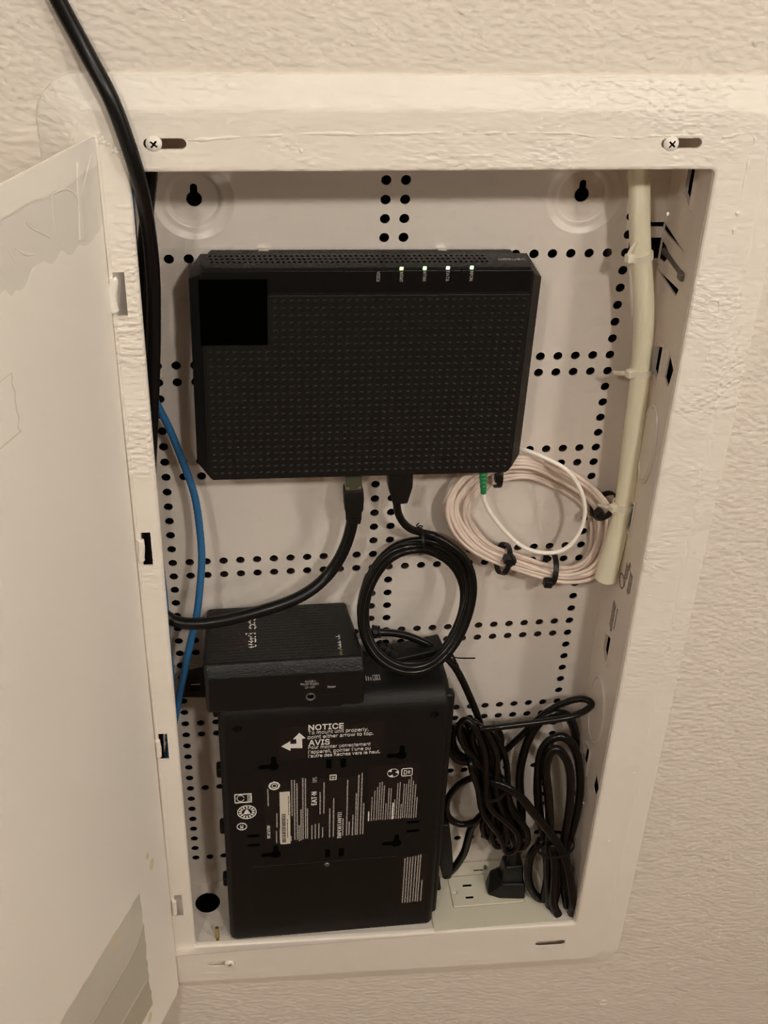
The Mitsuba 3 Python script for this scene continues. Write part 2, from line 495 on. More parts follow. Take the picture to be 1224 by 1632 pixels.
add('bracket_pin', lean(join([sweep(np.array([(XR + 0.0002, -0.010, -0.0205), (XR + 0.0002, -0.020, -0.0203), (XR, -0.050, -0.0202)]), [0.0024, 0.0019, 0.0019], 12), tri(rbox(XR - 0.003, XR + 0.002, -0.0565, -0.049, -0.0235, -0.0178, 0.0015))])), 'dark_steel', 40, side, label='dark metal pin')
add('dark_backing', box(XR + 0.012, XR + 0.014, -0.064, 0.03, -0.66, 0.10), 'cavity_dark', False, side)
add('screw', lathe([(0.0003, 0.003), (0.0022, 0.0026), (0.0034, 0.001), (0.0036, 0.0), (0.0003, 0.0)], (XR - 0.0018, -0.0445, -0.5115), (-1, 0, 0), 20), 'steel', 30, side)
SIDE_KEYS = None
add('top_panel', box(XL, XR, -0.062, 0.0, ZT, ZT + 0.0012), 'box_enamel', False, cab)
# printed notice on the right side panel: illegible lines
pr = []
for k in range(12):
    y0 = -0.0330 - 0.0027 * k
    z0 = -0.2520 if k > 4 else -0.2980
    if k in (3, 8):
        continue
    ln = RNG.uniform(0.012, 0.022) if k > 4 else RNG.uniform(0.018, 0.030)
    for seg in range(3):
        a = z0 - seg * ln / 3
        pr.append(box(XR - 0.00025, XR, y0 - 0.0006, y0 + 0.0006, a - ln / 3 * 0.9, a))
add('fine_print', lean(join(pr)), 'print_dark', False, side, kind='stuff')
add('lettering', lean(join([box(XR - 0.0003, XR, -0.0545, -0.0515, -0.2535, -0.2475), tri(prism([circle(-0.0420, -0.2720, 0.0062, 24), circle(-0.0420, -0.2720, 0.0052, 24)], 'x', XR - 0.0003, XR))])), 'print_dark', False, side)

# bottom panel with its knockout hole
kc = at_z(331, 1438, ZB)
fl = prism([np.array([(XL, -0.076), (XR, -0.076), (XR, 0), (XL, 0)]), circle(kc[0], kc[1], 0.0112, 36)], 'z', ZB - 0.0012, ZB)
add('bottom_panel', fl, 'box_enamel', False, cab)
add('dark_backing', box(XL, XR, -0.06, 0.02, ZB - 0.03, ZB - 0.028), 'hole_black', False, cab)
add('screw', lathe([(0.0003, 0.016), (0.0016, 0.016), (0.0016, 0.0), (0.0003, 0.0)], at_z(347, 1503, ZB) + [0, 0.004, 0], (0, 0, 1), 12), 'brass', 40, cab, label='small brass stud standing on the bottom')

# ---- frame: a rolled outer edge on the plaster, a flat face, a lip turned into the box
FY = -0.0745
rings = []
OX0, OX1, OZ0, OZ1 = -0.2085, 0.2280, -0.6985, 0.1068
IX0, IX1, IZ0, IZ1 = -0.1603, 0.1792, -0.6300, 0.0545
spec = [(0.0, WY + 0.001), (0.0, WY - 0.0006), (0.0003, WY - 0.0013), (0.0010, WY - 0.0018), (0.0150, FY + 0.0012), (0.0165, FY + 0.0006), (0.0180, FY + 0.0002), (0.0195, FY)]
N = 10
for ins, y in spec:
    q = rrect(OX0 + ins, OX1 - ins, OZ0 + ins, OZ1 - ins, 0.026 - ins * 0.55, N)
    rings.append(np.c_[q[:, 0], np.full(len(q), y), q[:, 1]])
for ins, y in ((-0.0026, FY), (-0.0012, FY + 0.0004), (-0.0003, FY + 0.0012), (0.0, FY + 0.0026), (0.0, FY + 0.0045), (-0.0012, FY + 0.0045), (-0.0016, FY + 0.0030), (-0.0040, FY + 0.0018)):
    q = rrect(IX0 + ins, IX1 - ins, IZ0 + ins, IZ1 - ins, 0.0035, N)
    rings.append(np.c_[q[:, 0], np.full(len(q), y), q[:, 1]])
q = rrect(OX0 + 0.0205, OX1 - 0.0205, OZ0 + 0.0205, OZ1 - 0.0205, 0.015, N)
rings.append(np.c_[q[:, 0], np.full(len(q), FY + 0.0018), q[:, 1]])
q = rrect(OX0 + 0.002, OX1 - 0.002, OZ0 + 0.002, OZ1 - 0.002, 0.025, N)
rings.append(np.c_[q[:, 0], np.full(len(q), WY + 0.001), q[:, 1]])
nr, ns = len(rings), len(rings[0])
V = np.vstack(rings)
Fc = []
for i in range(nr):
    i2 = (i + 1) % nr
    j = np.arange(ns); j2 = (j + 1) % ns
    Fc += [np.stack([i * ns + j, i * ns + j2, i2 * ns + j2], 1), np.stack([i * ns + j, i2 * ns + j2, i2 * ns + j], 1)]
fm = trimesh.Trimesh(V, np.vstack(Fc), process=False)
if fm.volume < 0:
    fm.invert()
fman = man(fm)


def fx(pxx, pyy):
    """frame face position, before the warp"""
    y = FY
    for _ in range(6):
        X = at(pxx, pyy, y)
        y = FY - 0.03 * X[0] * (0.106 - X[2]) / 0.75
    return X


cuts = []
SCREWS = []
for (a, b, c, sx) in (((228, 229), (297, 230), 0.0062, (245, 229)), ((1054, 229), (1119, 228), 0.0060, (1070, 229)), ((330, 1537), (375, 1535), 0.0075, (366, 1536)), ((853, 1505), (901, 1502), 0.0080, None)):
    A, B = fx(*a), fx(*b)
    zc = (A[2] + B[2]) / 2
    cuts.append(prism(slot(A[0], B[0], zc - c / 2, zc + c / 2), 'y', FY - 0.02, FY + 0.010))
    if sx:
        S = fx(*sx)
        SCREWS.append((S[0], S[1], S[2], A, B))
HZ = [-0.0181, -0.2012, -0.3847, -0.5707]
HSLOT = []
for (x0, x1, y0, y1) in ((183, 200, 434, 504), (228, 239, 849, 902), (254, 267, 1170, 1211), (278, 291, 1427, 1461)):
    a, b = fx(x0, y0), fx(x1, y1)
    c = fx((x0 + x1) / 2 + 1, (y0 + y1) / 2)
    HSLOT.append((c[0], (a[2] + b[2]) / 2, abs(a[2] - b[2])))
    cuts.append(box(c[0] - 0.0035, c[0] + 0.0030, FY - 0.02, FY + 0.010, b[2], a[2]))
for c in cuts:
    fman = fman - c
fman = fman.refine_to_length(0.012)

fr = add('frame', warp(fman), 'frame_paint', 28, cab)
for sx, sy, sz, A, B in SCREWS:
    head = man(lathe([(0.0002, 0.0022), (0.0022, 0.0020), (0.0040, 0.0010), (0.0045, 0.0002), (0.0045, -0.0010), (0.0002, -0.0010)], (0, 0, 0), (0, -1, 0), 28))
    cr = m3.Manifold.batch_boolean([box(-0.0024, 0.0024, -0.003, -0.0008, -0.00055, 0.00055), box(-0.00055, 0.00055, -0.003, -0.0008, -0.0024, 0.0024)], m3.OpType.Add).rotate((0, 40, 0))
    s = add('screw', (head - cr).translate((sx, sy + 0.0002, sz)), 'paint_flake', 30, fr, label='cross-head screw painted over with the frame')
    add('drive_recess', box(-0.0026, 0.0026, -0.0013, -0.0009, -0.0007, 0.0007).rotate((0, 40, 0)).translate((sx, sy, sz)) + box(-0.0007, 0.0007, -0.0013, -0.0009, -0.0026, 0.0026).rotate((0, 40, 0)).translate((sx, sy, sz)), 'hole_black', False, s)
# wood seen at the bottom of the slots
for (sx, sy, sz, A, B) in SCREWS[:2]:
    pass
# ragged ridge of paint left where the door edge used to touch
rid = []
def ridge(path, r0, name='paint_ridge'):
    P = spline([fx(*q) for q in path], 0.0012)
    n = len(P)
    nz = meshkit.fbm(np.c_[np.arange(n) * 0.21, np.zeros(n), np.full(n, len(path))], 3)
    nn = meshkit.fbm(np.c_[np.arange(n) * 0.09, np.ones(n) * 5, np.full(n, len(path))], 2)
    P = P + np.c_[np.zeros(n), np.full(n, 0.0001), 0.0016 * (nn - 0.5)]
    return sweep(P, r0 * np.clip(2.6 * (nz - 0.28), 0.18, 1.3), 8, 0.7)


add('paint_ridge', ridge([(300, 222), (480, 214), (640, 212), (700, 211), (780, 213), (860, 212), (960, 218), (1010, 220), (1040, 217), (1100, 218), (1160, 217), (1180, 212)], 0.00105), 'frame_paint', True, fr)
add('paint_ridge', ridge([(1160, 218), (1180, 213), (1196, 214), (1203, 222), (1198, 240), (1192, 262), (1186, 290), (1180, 318)], 0.0011), 'paint_flake', True, fr)
add('paint_ridge', ridge([(1176, 336), (1174, 345)], 0.0013), 'paint_flake', True, fr)
add('paint_ridge', ridge([(1171, 362), (1168, 374)], 0.0012), 'paint_flake', True, fr)
add('paint_ridge', ridge([(1146, 480), (1142, 520), (1130, 560), (1118, 590)], 0.0006), 'frame_paint', True, fr)
for (bx_, by_, r_, ln) in ((480, 240, 0.0011, 0.0), (478, 226, 0.0006, 0.0), (970, 1341, 0.0012, 0.0), (1064, 341, 0.0009, 0.0), (1035, 950, 0.0010, 0.0), (1042, 905, 0.0009, 0.0), (1010, 1232, 0.0008, 0.0), (262, 250, 0.0005, 0.0)):
    c = fx(bx_, by_)
    m = trimesh.creation.icosphere(subdivisions=2, radius=r_)
    m.apply_scale([1.0, 0.6, 1.35])
    m.apply_translation(c)
    add('paint_drop', m, 'paint_flake', True, fr)
for (bx_, by_, r_) in ((1098, 1427, 0.0007), (1190, 930, 0.0006), (292, 33, 0.0008), (328, 64, 0.0006), (563, 71, 0.0008), (1120, 1170, 0.0006), (1212, 1420, 0.0006)):
    c = at(bx_, by_, WY)
    m = trimesh.creation.icosphere(subdivisions=2, radius=r_)
    m.apply_scale([1.6, 0.6, 1.0])
    m.apply_translation(c)
    add('paint_drop', m, 'wall_paint', True, 'wall_back')
c = at(962, 1598, WY)
t_ = np.linspace(0, 2 * np.pi, 33)[:-1]
add('plaster_ring', sweep(np.stack([c[0] + 0.0042 * np.cos(t_), np.full(32, WY), c[2] + 0.0036 * np.sin(t_)], 1), 0.0006, 8, closed=True), 'wall_paint', True, 'wall_back')
fl = []
for k in range(46):   # crumbled paint at the upper hinge corner
    t = RNG.uniform(0, 1)
    c = fx(152 + 46 * t + RNG.normal(0, 2.0), 219 + 34 * t ** 1.5 + RNG.normal(0, 3.0))
    fl.append(tri(hull(c + RNG.normal(0, [0.0012, 0.0009, 0.0010], (9, 3)))))
add('paint_crumbs', join(fl), 'paint_flake', False, fr, kind='stuff')
# beads along the hinge gap
Pz = spline([fx(*q) for q in ((152, 220), (172, 408), (188, 575), (213, 816), (230, 1002), (248, 1171), (271, 1426), (285, 1560))], 0.004)
add('hinge_bead', sweep(Pz + np.array([0.0002, 0.0004, 0]), 0.0016, 8), 'frame_paint', True, fr)

# ---- door, opened towards the viewer on the left
def to_door(m):
    m = tri(m) if hasattr(m, 'to_mesh') else m
    v = np.array(m.vertices)          # local: x = distance from the hinge, y = out of the door's inner face (to the right), z
    out = np.empty_like(v)
    # inner face normal points to the cabinet's right
    out[:, 0] = HX + v[:, 0] * DC - v[:, 1] * DS
    out[:, 1] = HY + v[:, 0] * DS + v[:, 1] * DC
    out[:, 2] = v[:, 2]
    m = trimesh.Trimesh(out, m.faces, process=False)
    return m


DT, DB = 0.0755, -0.6815
ch = 0.006
door = prism([(0.0006, DB + ch), (0.0006, DT - 0.001), (0.0016, DT), (0.388, DT), (0.388, DB), (0.006, DB)], 'y', -0.0016, 0.0)
rim = box(0.3864, 0.388, -0.010, 0.0, DB, DT)
dr_ = add('door', to_door(join([door, rim])), 'door_paint', False, cab)
# paint runs on the door
for (pts, r) in (([(0.020, 0.0665), (0.0215, 0.052), (0.0228, 0.038), (0.0252, 0.0245)], [0.0012, 0.0026, 0.0022, 0.0026]),
                 ([(0.0055, 0.067), (0.010, 0.060), (0.016, 0.053), (0.0205, 0.047)], [0.0006, 0.0012, 0.0009, 0.0006]),
                 ([(0.048, 0.0575), (0.038, 0.0570), (0.030, 0.0545), (0.023, 0.047)], [0.0006, 0.0008, 0.0008, 0.0006]),
                 ([(0.048, 0.0580), (0.049, 0.048), (0.050, 0.036)], [0.0007, 0.0007, 0.0003]),
                 ([(0.074, 0.052), (0.068, 0.046), (0.060, 0.041), (0.054, 0.036)], [0.0010, 0.0008, 0.0012, 0.0005]),
                 ([(0.086, 0.042), (0.078, 0.036), (0.070, 0.033)], [0.0003, 0.0009, 0.0004]),
                 ([(0.094, 0.046), (0.090, 0.040), (0.088, 0.035)], [0.0003, 0.0008, 0.0004])):
    P = np.array([(a, 0.0, b) for a, b in pts])
    Q = spline(P, 0.0015)
    R = np.interp(np.linspace(0, 1, len(Q)), np.linspace(0, 1, len(r)), r)
    m = sweep(Q, R, 10)
    v = np.array(m.vertices); v[:, 1] *= 0.28; m.vertices = v
    add('paint_run', to_door(m), 'door_paint', True, dr_)
for i, (hx_, hz_, hh) in enumerate(HSLOT):     # tabs of the hinge, rolled out of the slots
    L = hh * (0.62 if i else 0.75)
    sh = 0.0 if i else 0.002
    P = np.array([(hx_ - 0.0042, FY - 0.0008 - 0.03 * hx_ * (0.106 - hz_) / 0.75, hz_ + k * L) for k in (-0.52, -0.45, 0.0, 0.42, 0.5)])
    P[:, 0] += RNG.normal(0, 0.0003, 5)
    add('hinge_tab', sweep(spline(P, 0.002), 0.0024 if i else 0.0027, 10, 0.8), 'paint_flake' if i == 0 else 'frame_paint', True, dr_)

# ================================================================== BLACK NETWORK BOX
ont = thing('network_terminal', 'wide flat black network box with dimpled face and lit indicators, near the cabinet top', 'network device')
OC = np.array([-0.0215, 0.0, -0.0912])
OW, OH, TILT = 0.2245, 0.1535, math.radians(-0.7)
ca, sa = math.cos(TILT), math.sin(TILT)


def ol(m):
    """local (u, y, w) of the box to the cabinet"""
    m = tri(m) if hasattr(m, 'to_mesh') else m
    v = np.array(m.vertices)
    o = np.empty_like(v)
    o[:, 0] = OC[0] + v[:, 0] * ca - v[:, 2] * sa
    o[:, 1] = v[:, 1]
    o[:, 2] = OC[2] + v[:, 0] * sa + v[:, 2] * ca
    return trimesh.Trimesh(o, m.faces, process=False)


def ou(pxx, pyy, y):
    d = at(pxx, pyy, y) - OC
    return d[0] * ca + d[2] * sa, -d[0] * sa + d[2] * ca


def octo(w, h, cx, cz, dy=0.0):
    x, z = w / 2, h / 2
    return [(-x, -z + cz + dy), (-x + cx, -z + dy), (x - cx, -z + dy), (x, -z + cz + dy), (x, z - cz + dy), (x - cx, z + dy), (-x + cx, z + dy), (-x, z - cz + dy)]


def slab(a, ya, b, yb):
    return hull([(x, ya, z) for x, z in a] + [(x, yb, z) for x, z in b])


A0 = octo(OW, OH, 0.0075, 0.0105)
A1 = octo(OW - 0.0135, OH - 0.0010, 0.0035, 0.0045)
A2 = octo(OW - 0.0145, OH - 0.0020, 0.0032, 0.0040)
shell = hull([(x, -0.0225, z) for x, z in A0] + [(x, -0.0370, z) for x, z in A0] + [(x, -0.0448, z) for x, z in A1] + [(x, -0.0455, z) for x, z in A2])
FX = OW / 2 - 0.0085
GZ = OH / 2 - 0.0175
groove = box(-FX, FX, -0.047, -0.0447, GZ - 0.0006, GZ + 0.0006)
add('housing', ol(shell - groove), 'black_plastic', 20, ont)
add('mounting_plate', ol(slab(octo(OW - 0.012, OH - 0.010, 0.008, 0.010), -0.003, octo(OW - 0.008, OH - 0.008, 0.008, 0.010), -0.0222)), 'black_dull', False, ont)
add('face_panel', ol(rbox(-FX, FX, -0.0462, -0.0440, -OH / 2 + 0.0025, GZ - 0.0008, 0.0004, 8)), 'black_face', 30, ont)
add('top_band', ol(rbox(-FX, FX, -0.0460, -0.0440, GZ + 0.0008, OH / 2 - 0.0022, 0.0004, 8)), 'black_gloss', 30, ont)
b = []
NU, NW = 40, 26
sx0, sx1 = ou(427, 549, -0.0462), ou(316, 447, -0.0462)
STK = (sx1[0], ou(426, 500, -0.0462)[0], ou(370, 549, -0.0462)[1], ou(370, 446, -0.0462)[1])
for i in range(NU):
    for j in range(NW):
        u = -FX + 0.0035 + (2 * FX - 0.007) * i / (NU - 1)
        w = -OH / 2 + 0.0060 + (GZ - 0.0045 + OH / 2 - 0.0060) * j / (NW - 1)
        if STK[0] - 0.001 < u < STK[1] + 0.001 and STK[2] - 0.001 < w < STK[3] + 0.001:
            continue
        v = np.array([(u - 0.0014, -0.0462, w - 0.0011), (u + 0.0014, -0.0462, w - 0.0011), (u + 0.0014, -0.0462, w + 0.0011), (u - 0.0014, -0.0462, w + 0.0011), (u + 0.0003, -0.0470, w + 0.0003)])
        b.append(trimesh.Trimesh(v, [(0, 1, 4), (1, 2, 4), (2, 3, 4), (3, 0, 4)], process=False))
add('dimples', ol(trimesh.util.concatenate(b)), 'black_face', False, ont, kind='stuff')
add('label_sticker', ol(box(STK[0], STK[1], -0.0474, -0.0458, STK[2], STK[3])), 'black_sticker', False, ont, label='plain square of matt black in the upper left corner')
v = []
for i in range(56):
    for j in range(3):
        u = -OW / 2 + 0.0125 + 0.0034 * i + 0.0006 * j
        if u > OW / 2 - 0.036:
            continue
        y = -0.0268 - 0.0050 * j
        v.append(box(u, u + 0.0016, y - 0.0011, y + 0.0011, OH / 2 - 0.0006, OH / 2 + 0.00012))
add('vent_slots', ol(join(v)), 'hole_black', False, ont, kind='stuff')
m = meshkit.text_mesh('verizon', 0.0032, 0.0003)
v = np.array(m.vertices); v[:, 0] *= 0.0175 / (v[:, 0].max() - v[:, 0].min())
m.vertices = np.c_[OW / 2 - 0.0110 - v[:, 0], -0.0322 - v[:, 1], OH / 2 + v[:, 2]]
add('lettering', ol(m), 'print_grey', False, ont)
for (lx, ly, word, col) in ((603, 428, 'VOICE', None), (640, 428, 'MGMT', (0.55, 1.0, 0.12)), (677, 427.5, 'NTWK', (0.35, 1.0, 0.20)), (714, 427, 'DATA', (0.75, 0.80, 1.0)), (752, 426.5, 'NPON', (0.40, 1.0, 0.32))):
    u, w = ou(lx, ly, -0.0460)
    m = ol(rbox(u - 0.0012, u + 0.0012, -0.0464, -0.0455, w - 0.0011, w + 0.0011, 0.0003, 6))
    if col:
        add('indicator_light', m, 'print_white', False, ont, label='lit blue-white indicator' if word == 'DATA' else 'lit green indicator', emit=tuple(3.2 * c for c in col))
    else:
        add('indicator_light', m, 'black_plastic', False, ont, label='unlit indicator')
    t = meshkit.text_mesh(word, 0.0021, 0.00025)
    v = np.array(t.vertices); v[:, 0] *= 0.0066 / (v[:, 0].max() - v[:, 0].min())
    t.vertices = np.c_[u - 0.0009 + v[:, 1], -0.0460 - v[:, 2], w - 0.0020 - v[:, 0]]
    add('lettering', ol(t), 'print_grey', False, ont)
for hx_ in (420, 705):    # hooks that hold the box, seen above its top
    c = at(hx_, 401, -0.004)
    add('mounting_hook', join([rbox(c[0] - 0.0035, c[0] + 0.0035, -0.006, 0.0, c[2] - 0.006, c[2] + 0.0012, 0.0008, 8), rbox(c[0] - 0.0028, c[0] + 0.0028, -0.0085, -0.005, c[2] - 0.0075, c[2] + 0.0005, 0.0008, 8)]), 'steel', 30, ont, label='bright metal hook')

# ================================================================== BATTERY BACKUP
bbu = thing('battery_backup', 'tall black battery backup standing with its labelled underside facing out, bottom of the cabinet', 'battery backup')
BY = -0.0675
BX0, BX1, BZ1 = -0.1300, 0.0500, -0.3525
base = ZB + 0.0005
sph = m3.Manifold.sphere(0.006, 16)
pts = []
R1 = 0.018
for x in (BX0 + 0.006, BX1 - 0.006):
    for a in np.linspace(0, 90, 7):
        pts.append(sph.translate((x, BY + R1 - (R1 - 0.006) * math.sin(math.radians(a)), BZ1 - R1 + (R1 - 0.006) * math.cos(math.radians(a)))))
    pts += [sph.translate((x, -0.012, BZ1 - 0.008)), sph.translate((x, -0.008, base + 0.006)), sph.translate((x, BY + 0.006, base + 0.006))]
body = m3.Manifold.batch_hull(pts)


def bf(pxx, pyy):
    return at(pxx, pyy, BY)


cut = []
for (a, b) in (((378, 1162), 0.0036), ((692, 1139), 0.0036)):
    c = bf(*a)
    cut.append(prism(circle(c[0], c[2], b, 16), 'y', BY - 0.01, BY + 0.004))
for c in cut:
    body = body - c
bod = add('housing', body, 'black_dull', 25, bbu)
# battery door: a recessed panel line
d0, d1 = bf(402, 1380), bf(632, 1362)
e0 = bf(402, 1480)
lines = [box(d0[0], d1[0], BY - 0.0003, BY + 0.001, d0[2] - 0.0005, d0[2] + 0.0005), box(d0[0] - 0.0005, d0[0] + 0.0005, BY - 0.0003, BY + 0.001, e0[2], d0[2]), box(d1[0] - 0.0005, d1[0] + 0.0005, BY - 0.0003, BY + 0.001, e0[2], d0[2])]
add('battery_door', rbox(d0[0] + 0.0009, d1[0] - 0.0009, BY - 0.0006, BY + 0.002, e0[2], d0[2] - 0.0010, 0.0004, 8), 'black_dull', 30, bbu)
c = bf(521, 1377)
add('screw', lathe([(0.0002, 0.0014), (0.0018, 0.0010), (0.0026, 0.0), (0.0002, 0.0)], (c[0], BY - 0.0003, c[2]), (0, -1, 0), 20), 'dark_steel', 30, bbu)
for (kx, ky) in ((428, 1222), (632, 1204), (432, 1362), (624, 1344)):     # key-shaped mounting holes
    c = bf(kx, ky)
    add('mounting_hole', join([prism(slot(c[0] - 0.0080, c[0] + 0.0080, c[2] - 0.0022, c[2] + 0.0022), 'y', BY - 0.0002, BY + 0.001), prism(slot(c[0] + 0.0020, c[0] + 0.0062, c[2] - 0.001, c[2] + 0.0105), 'y', BY - 0.00025, BY + 0.001), prism(circle(c[0] + 0.0040, c[2], 0.0042, 18), 'y', BY - 0.0003, BY + 0.001)]), 'hole_black', False, bbu)
for (vx, vy, horiz) in ((524, 1217, 0), (547, 1216, 0), (522, 1360, 0), (544, 1358, 0), (404, 1332, 1), (404, 1347, 1), (658, 1310, 1), (658, 1324, 1)):
    c = bf(vx, vy)
    w, h = (0.0100, 0.0028) if horiz else (0.0044, 0.0095)
    add('slot', box(c[0] - w / 2, c[0] + w / 2, BY - 0.0002, BY + 0.001, c[2] - h / 2, c[2] + h / 2), 'hole_black', False, bbu)


def plate(name, x0, y0, x1, y1, mat, parent, y=BY, th=0.0002, label=None):
    a, b = at(x0, y0, y), at(x1, y1, y)
    return add(name, box(min(a[0], b[0]), max(a[0], b[0]), y - th, y + 0.0002, min(a[2], b[2]), max(a[2], b[2])), mat, False, parent, label=label)


nl = plate('notice_label', 444, 1160, 610, 1200, 'label_black', bbu, label='black mounting notice with white lettering and arrows')


def ftext(text, x0, y0, x1, cap, parent, mat='print_white', bold=False, th=0.00025):
    a = bf(x0, y0)
    L = bf(x1, y0)[0] - a[0]
    add('lettering', lettering(text, (a[0], BY - th, a[2]), L, cap, FRONT, 0.0003, bold), mat, False, parent)


ftext('NOTICE', 491.5, 1163.5, 547.5, 0.0055, nl, bold=True)
ftext('To mount unit properly,', 491, 1170, 587, 0.0035, nl, 'print_white')
ftext('point either arrow to top.', 490.5, 1177, 595, 0.0035, nl, 'print_white')
ftext('AVIS', 492, 1187.5, 525.5, 0.0055, nl, bold=True)
ftext('Pour monter correctement', 491, 1193.5, 590, 0.0034, nl, 'print_white')
ftext("l'appareil, pointer l'une ou", 491, 1200.5, 590, 0.0034, nl, 'print_white')
ftext("l'autre des flèches vers le haut.", 491, 1207, 605, 0.0034, nl, 'print_white')
arrow = [(448.5, 1189), (462.5, 1181), (463, 1185.5), (472.5, 1185), (472, 1177), (467, 1177.5), (477, 1167.5), (487, 1176), (481.5, 1176.5), (482, 1191.5), (463, 1191.5), (463, 1196)]
add('arrow', prism([tuple(bf(*q)[[0, 2]]) for q in arrow], 'y', BY - 0.0006, BY), 'print_white', False, nl)


def upline(x, y0, y1, parent, w=0.0011, mat='print_grey', seg=7):
    """a line of print too small to read that runs up the face: broken strokes"""
    a, b_ = bf(x, y0), bf(x, y1)
    out, z = [], a[2]
    while z < b_[2] - 0.0008:
        L = float(RNG.uniform(0.0022, 0.0065))
        z2 = min(z + L, b_[2])
        out.append(box(a[0] - w / 2, a[0] + w / 2, BY - 0.0004, BY, z, z2))
        z = z2 + 0.0005
    return out


rl = plate('rating_label', 424, 1330, 580, 1236, 'label_black', bbu, label='black rating label with columns of white print')
ls = []
for (x, y0, y1) in ((441, 1343, 1324), (447, 1343, 1321), (441.5, 1318, 1296), (448, 1316, 1290), (452, 1312, 1286), (427.5, 1284, 1257), (464, 1340, 1332), (465.5, 1300, 1243), (470, 1338, 1243), (474, 1338, 1248), (477, 1340, 1315), (480, 1339, 1290), (483, 1337, 1240), (487, 1336, 1240), (490, 1336, 1288), (497, 1337, 1315), (502.5, 1336, 1313), (508, 1335, 1312), (514, 1334, 1318), (510, 1297, 1262), (516, 1296, 1245), (525, 1334, 1288), (531, 1333, 1272), (546, 1331, 1303), (552, 1331, 1243), (556, 1330, 1308), (561.5, 1331, 1298), (566, 1330, 1262), (569, 1330, 1235), (574, 1329, 1232), (578, 1329, 1280)):
    ls += upline(x, y0, y1, rl)
add('fine_print', join(ls), 'print_grey', False, rl, kind='stuff')


def uptext(text, x, y0, y1, cap, parent, mat='print_white', bold=False):
    a, b_ = bf(x, y0), bf(x, y1)
    add('lettering', lettering(text, (a[0], BY - 0.0003, a[2]), b_[2] - a[2], cap, UPWARD, 0.0003, bold), mat, False, parent)


uptext('BC650R', 431, 1335, 1315, 0.0027, rl)
uptext('EAT·N', 504.5, 1282, 1261, 0.0042, rl, bold=True)
uptext('UPS', 505, 1246, 1238, 0.0036, rl, 'print_grey')
uptext('IMPORTANTE!', 543.5, 1335, 1294, 0.0032, rl)
bar = plate('barcode_sticker', 447, 1345, 462, 1261, 'barcode_paper', rl, th=0.0005)
# bars
a, b_ = bf(449.5, 1342), bf(455, 1296)
z, bars = a[2], []
while z < b_[2]:
    w = float(RNG.choice([0.0004, 0.0007, 0.0011]))
    bars.append(box(a[0], b_[0], BY - 0.0008, BY - 0.0003, z, z + w))
    z += w + float(RNG.choice([0.0005, 0.0008]))
b2 = upline(458.5, 1334, 1305, rl, 0.0006) + upline(460, 1298, 1268, rl, 0.0006)
add('bars', join(bars + [q.translate((0, -0.0003, 0)) for q in b2]), 'print_dark', False, bbu, kind='stuff')
# symbols on the left of the rating label
c0, c1 = bf(374, 1280), bf(401, 1264)
def ringbox(x0, x1, z0, z1, w):
    return prism([np.array([(x0, z0), (x1, z0), (x1, z1), (x0, z1)]), np.array([(x0 + w, z0 + w), (x1 - w, z0 + w), (x1 - w, z1 - w), (x0 + w, z1 - w)])], 'y', BY - 0.0005, BY)
sw = [ringbox(c0[0], c1[0], c0[2], c1[2], 0.0008)]
t = np.linspace(0.2, 1.9 * np.pi, 26)
cc = (c0[0] + 0.0048, (c0[2] + c1[2]) / 2)
sw.append(sweep(np.stack([cc[0] + 0.0028 * np.cos(t), np.full(26, BY - 0.0002), cc[1] + 0.0034 * np.sin(t)], 1), 0.0003, 6))
sw += [box(c1[0] - 0.0036 + 0.0010 * k, c1[0] - 0.0031 + 0.0010 * k, BY - 0.0005, BY, c0[2] + 0.0016, c1[2] - 0.0016) for k in range(3)]
add('symbol', join(sw), 'print_white', False, bbu)
c = bf(393.5, 1294)
sw = [prism([circle(c[0], c[2], 0.0078, 36), circle(c[0], c[2], 0.0071, 36)], 'y', BY - 0.0005, BY)]
for k in range(14):
    a = 2 * math.pi * k / 14
    sw.append(box(-0.0006, 0.0006, BY - 0.0005, BY, 0.0042, 0.0064).translate((0, 0, 0)).rotate((0, math.degrees(a), 0)).translate((c[0], 0, c[2])))
sw.append(prism([(c[0] - 0.0030, c[2] - 0.0022), (c[0] + 0.0030, c[2] - 0.0022), (c[0] + 0.0006, c[2] + 0.0030), (c[0] - 0.0006, c[2] + 0.0030)], 'y', BY - 0.0005, BY))
add('symbol', join(sw), 'print_white', False, bbu)
c = bf(385.5, 1317)
add('symbol', join([prism([circle(c[0], c[2], 0.0042, 30), circle(c[0], c[2], 0.0035, 30)], 'y', BY - 0.0005, BY), lettering('RC', (c[0] + 0.0012, BY - 0.0001, c[2] - 0.0019), 0.0038, 0.0026, UPWARD)]), 'print_white', False, bbu)
c = bf(437, 1252)
sw = [prism([circle(c[0], c[2], 0.0048, 8), circle(c[0], c[2], 0.0031, 24)], 'y', BY - 0.0005, BY), prism([circle(c[0], c[2], 0.0021, 20), circle(c[0], c[2], 0.0015, 20)], 'y', BY - 0.0005, BY)]
add('symbol', join(sw), 'print_white', False, rl)
c0, c1 = bf(525, 1243), bf(536.5, 1234)
add('symbol', join([ringbox(c0[0], c1[0], c0[2], c1[2], 0.0009), box(c0[0] + 0.0016, c1[0] - 0.0016, BY - 0.0004, BY, c0[2] + 0.0020, c0[2] + 0.0031), box(c0[0] + 0.0016, c1[0] - 0.0016, BY - 0.0004, BY, c0[2] + 0.0045, c0[2] + 0.0056)]), 'barcode_paper', False, rl)
cl = plate('caution_label', 584, 1310, 668, 1216, 'label_black', bbu, label='black label of slanting print columns under two round symbols')
ls = []
X = [591.5, 595.5, 599.5, 603, 606.5, 610, 614, 617.5, 621, 627.5, 631, 634.5, 638, 641, 644.5, 648, 651.5, 655, 659, 662.5]
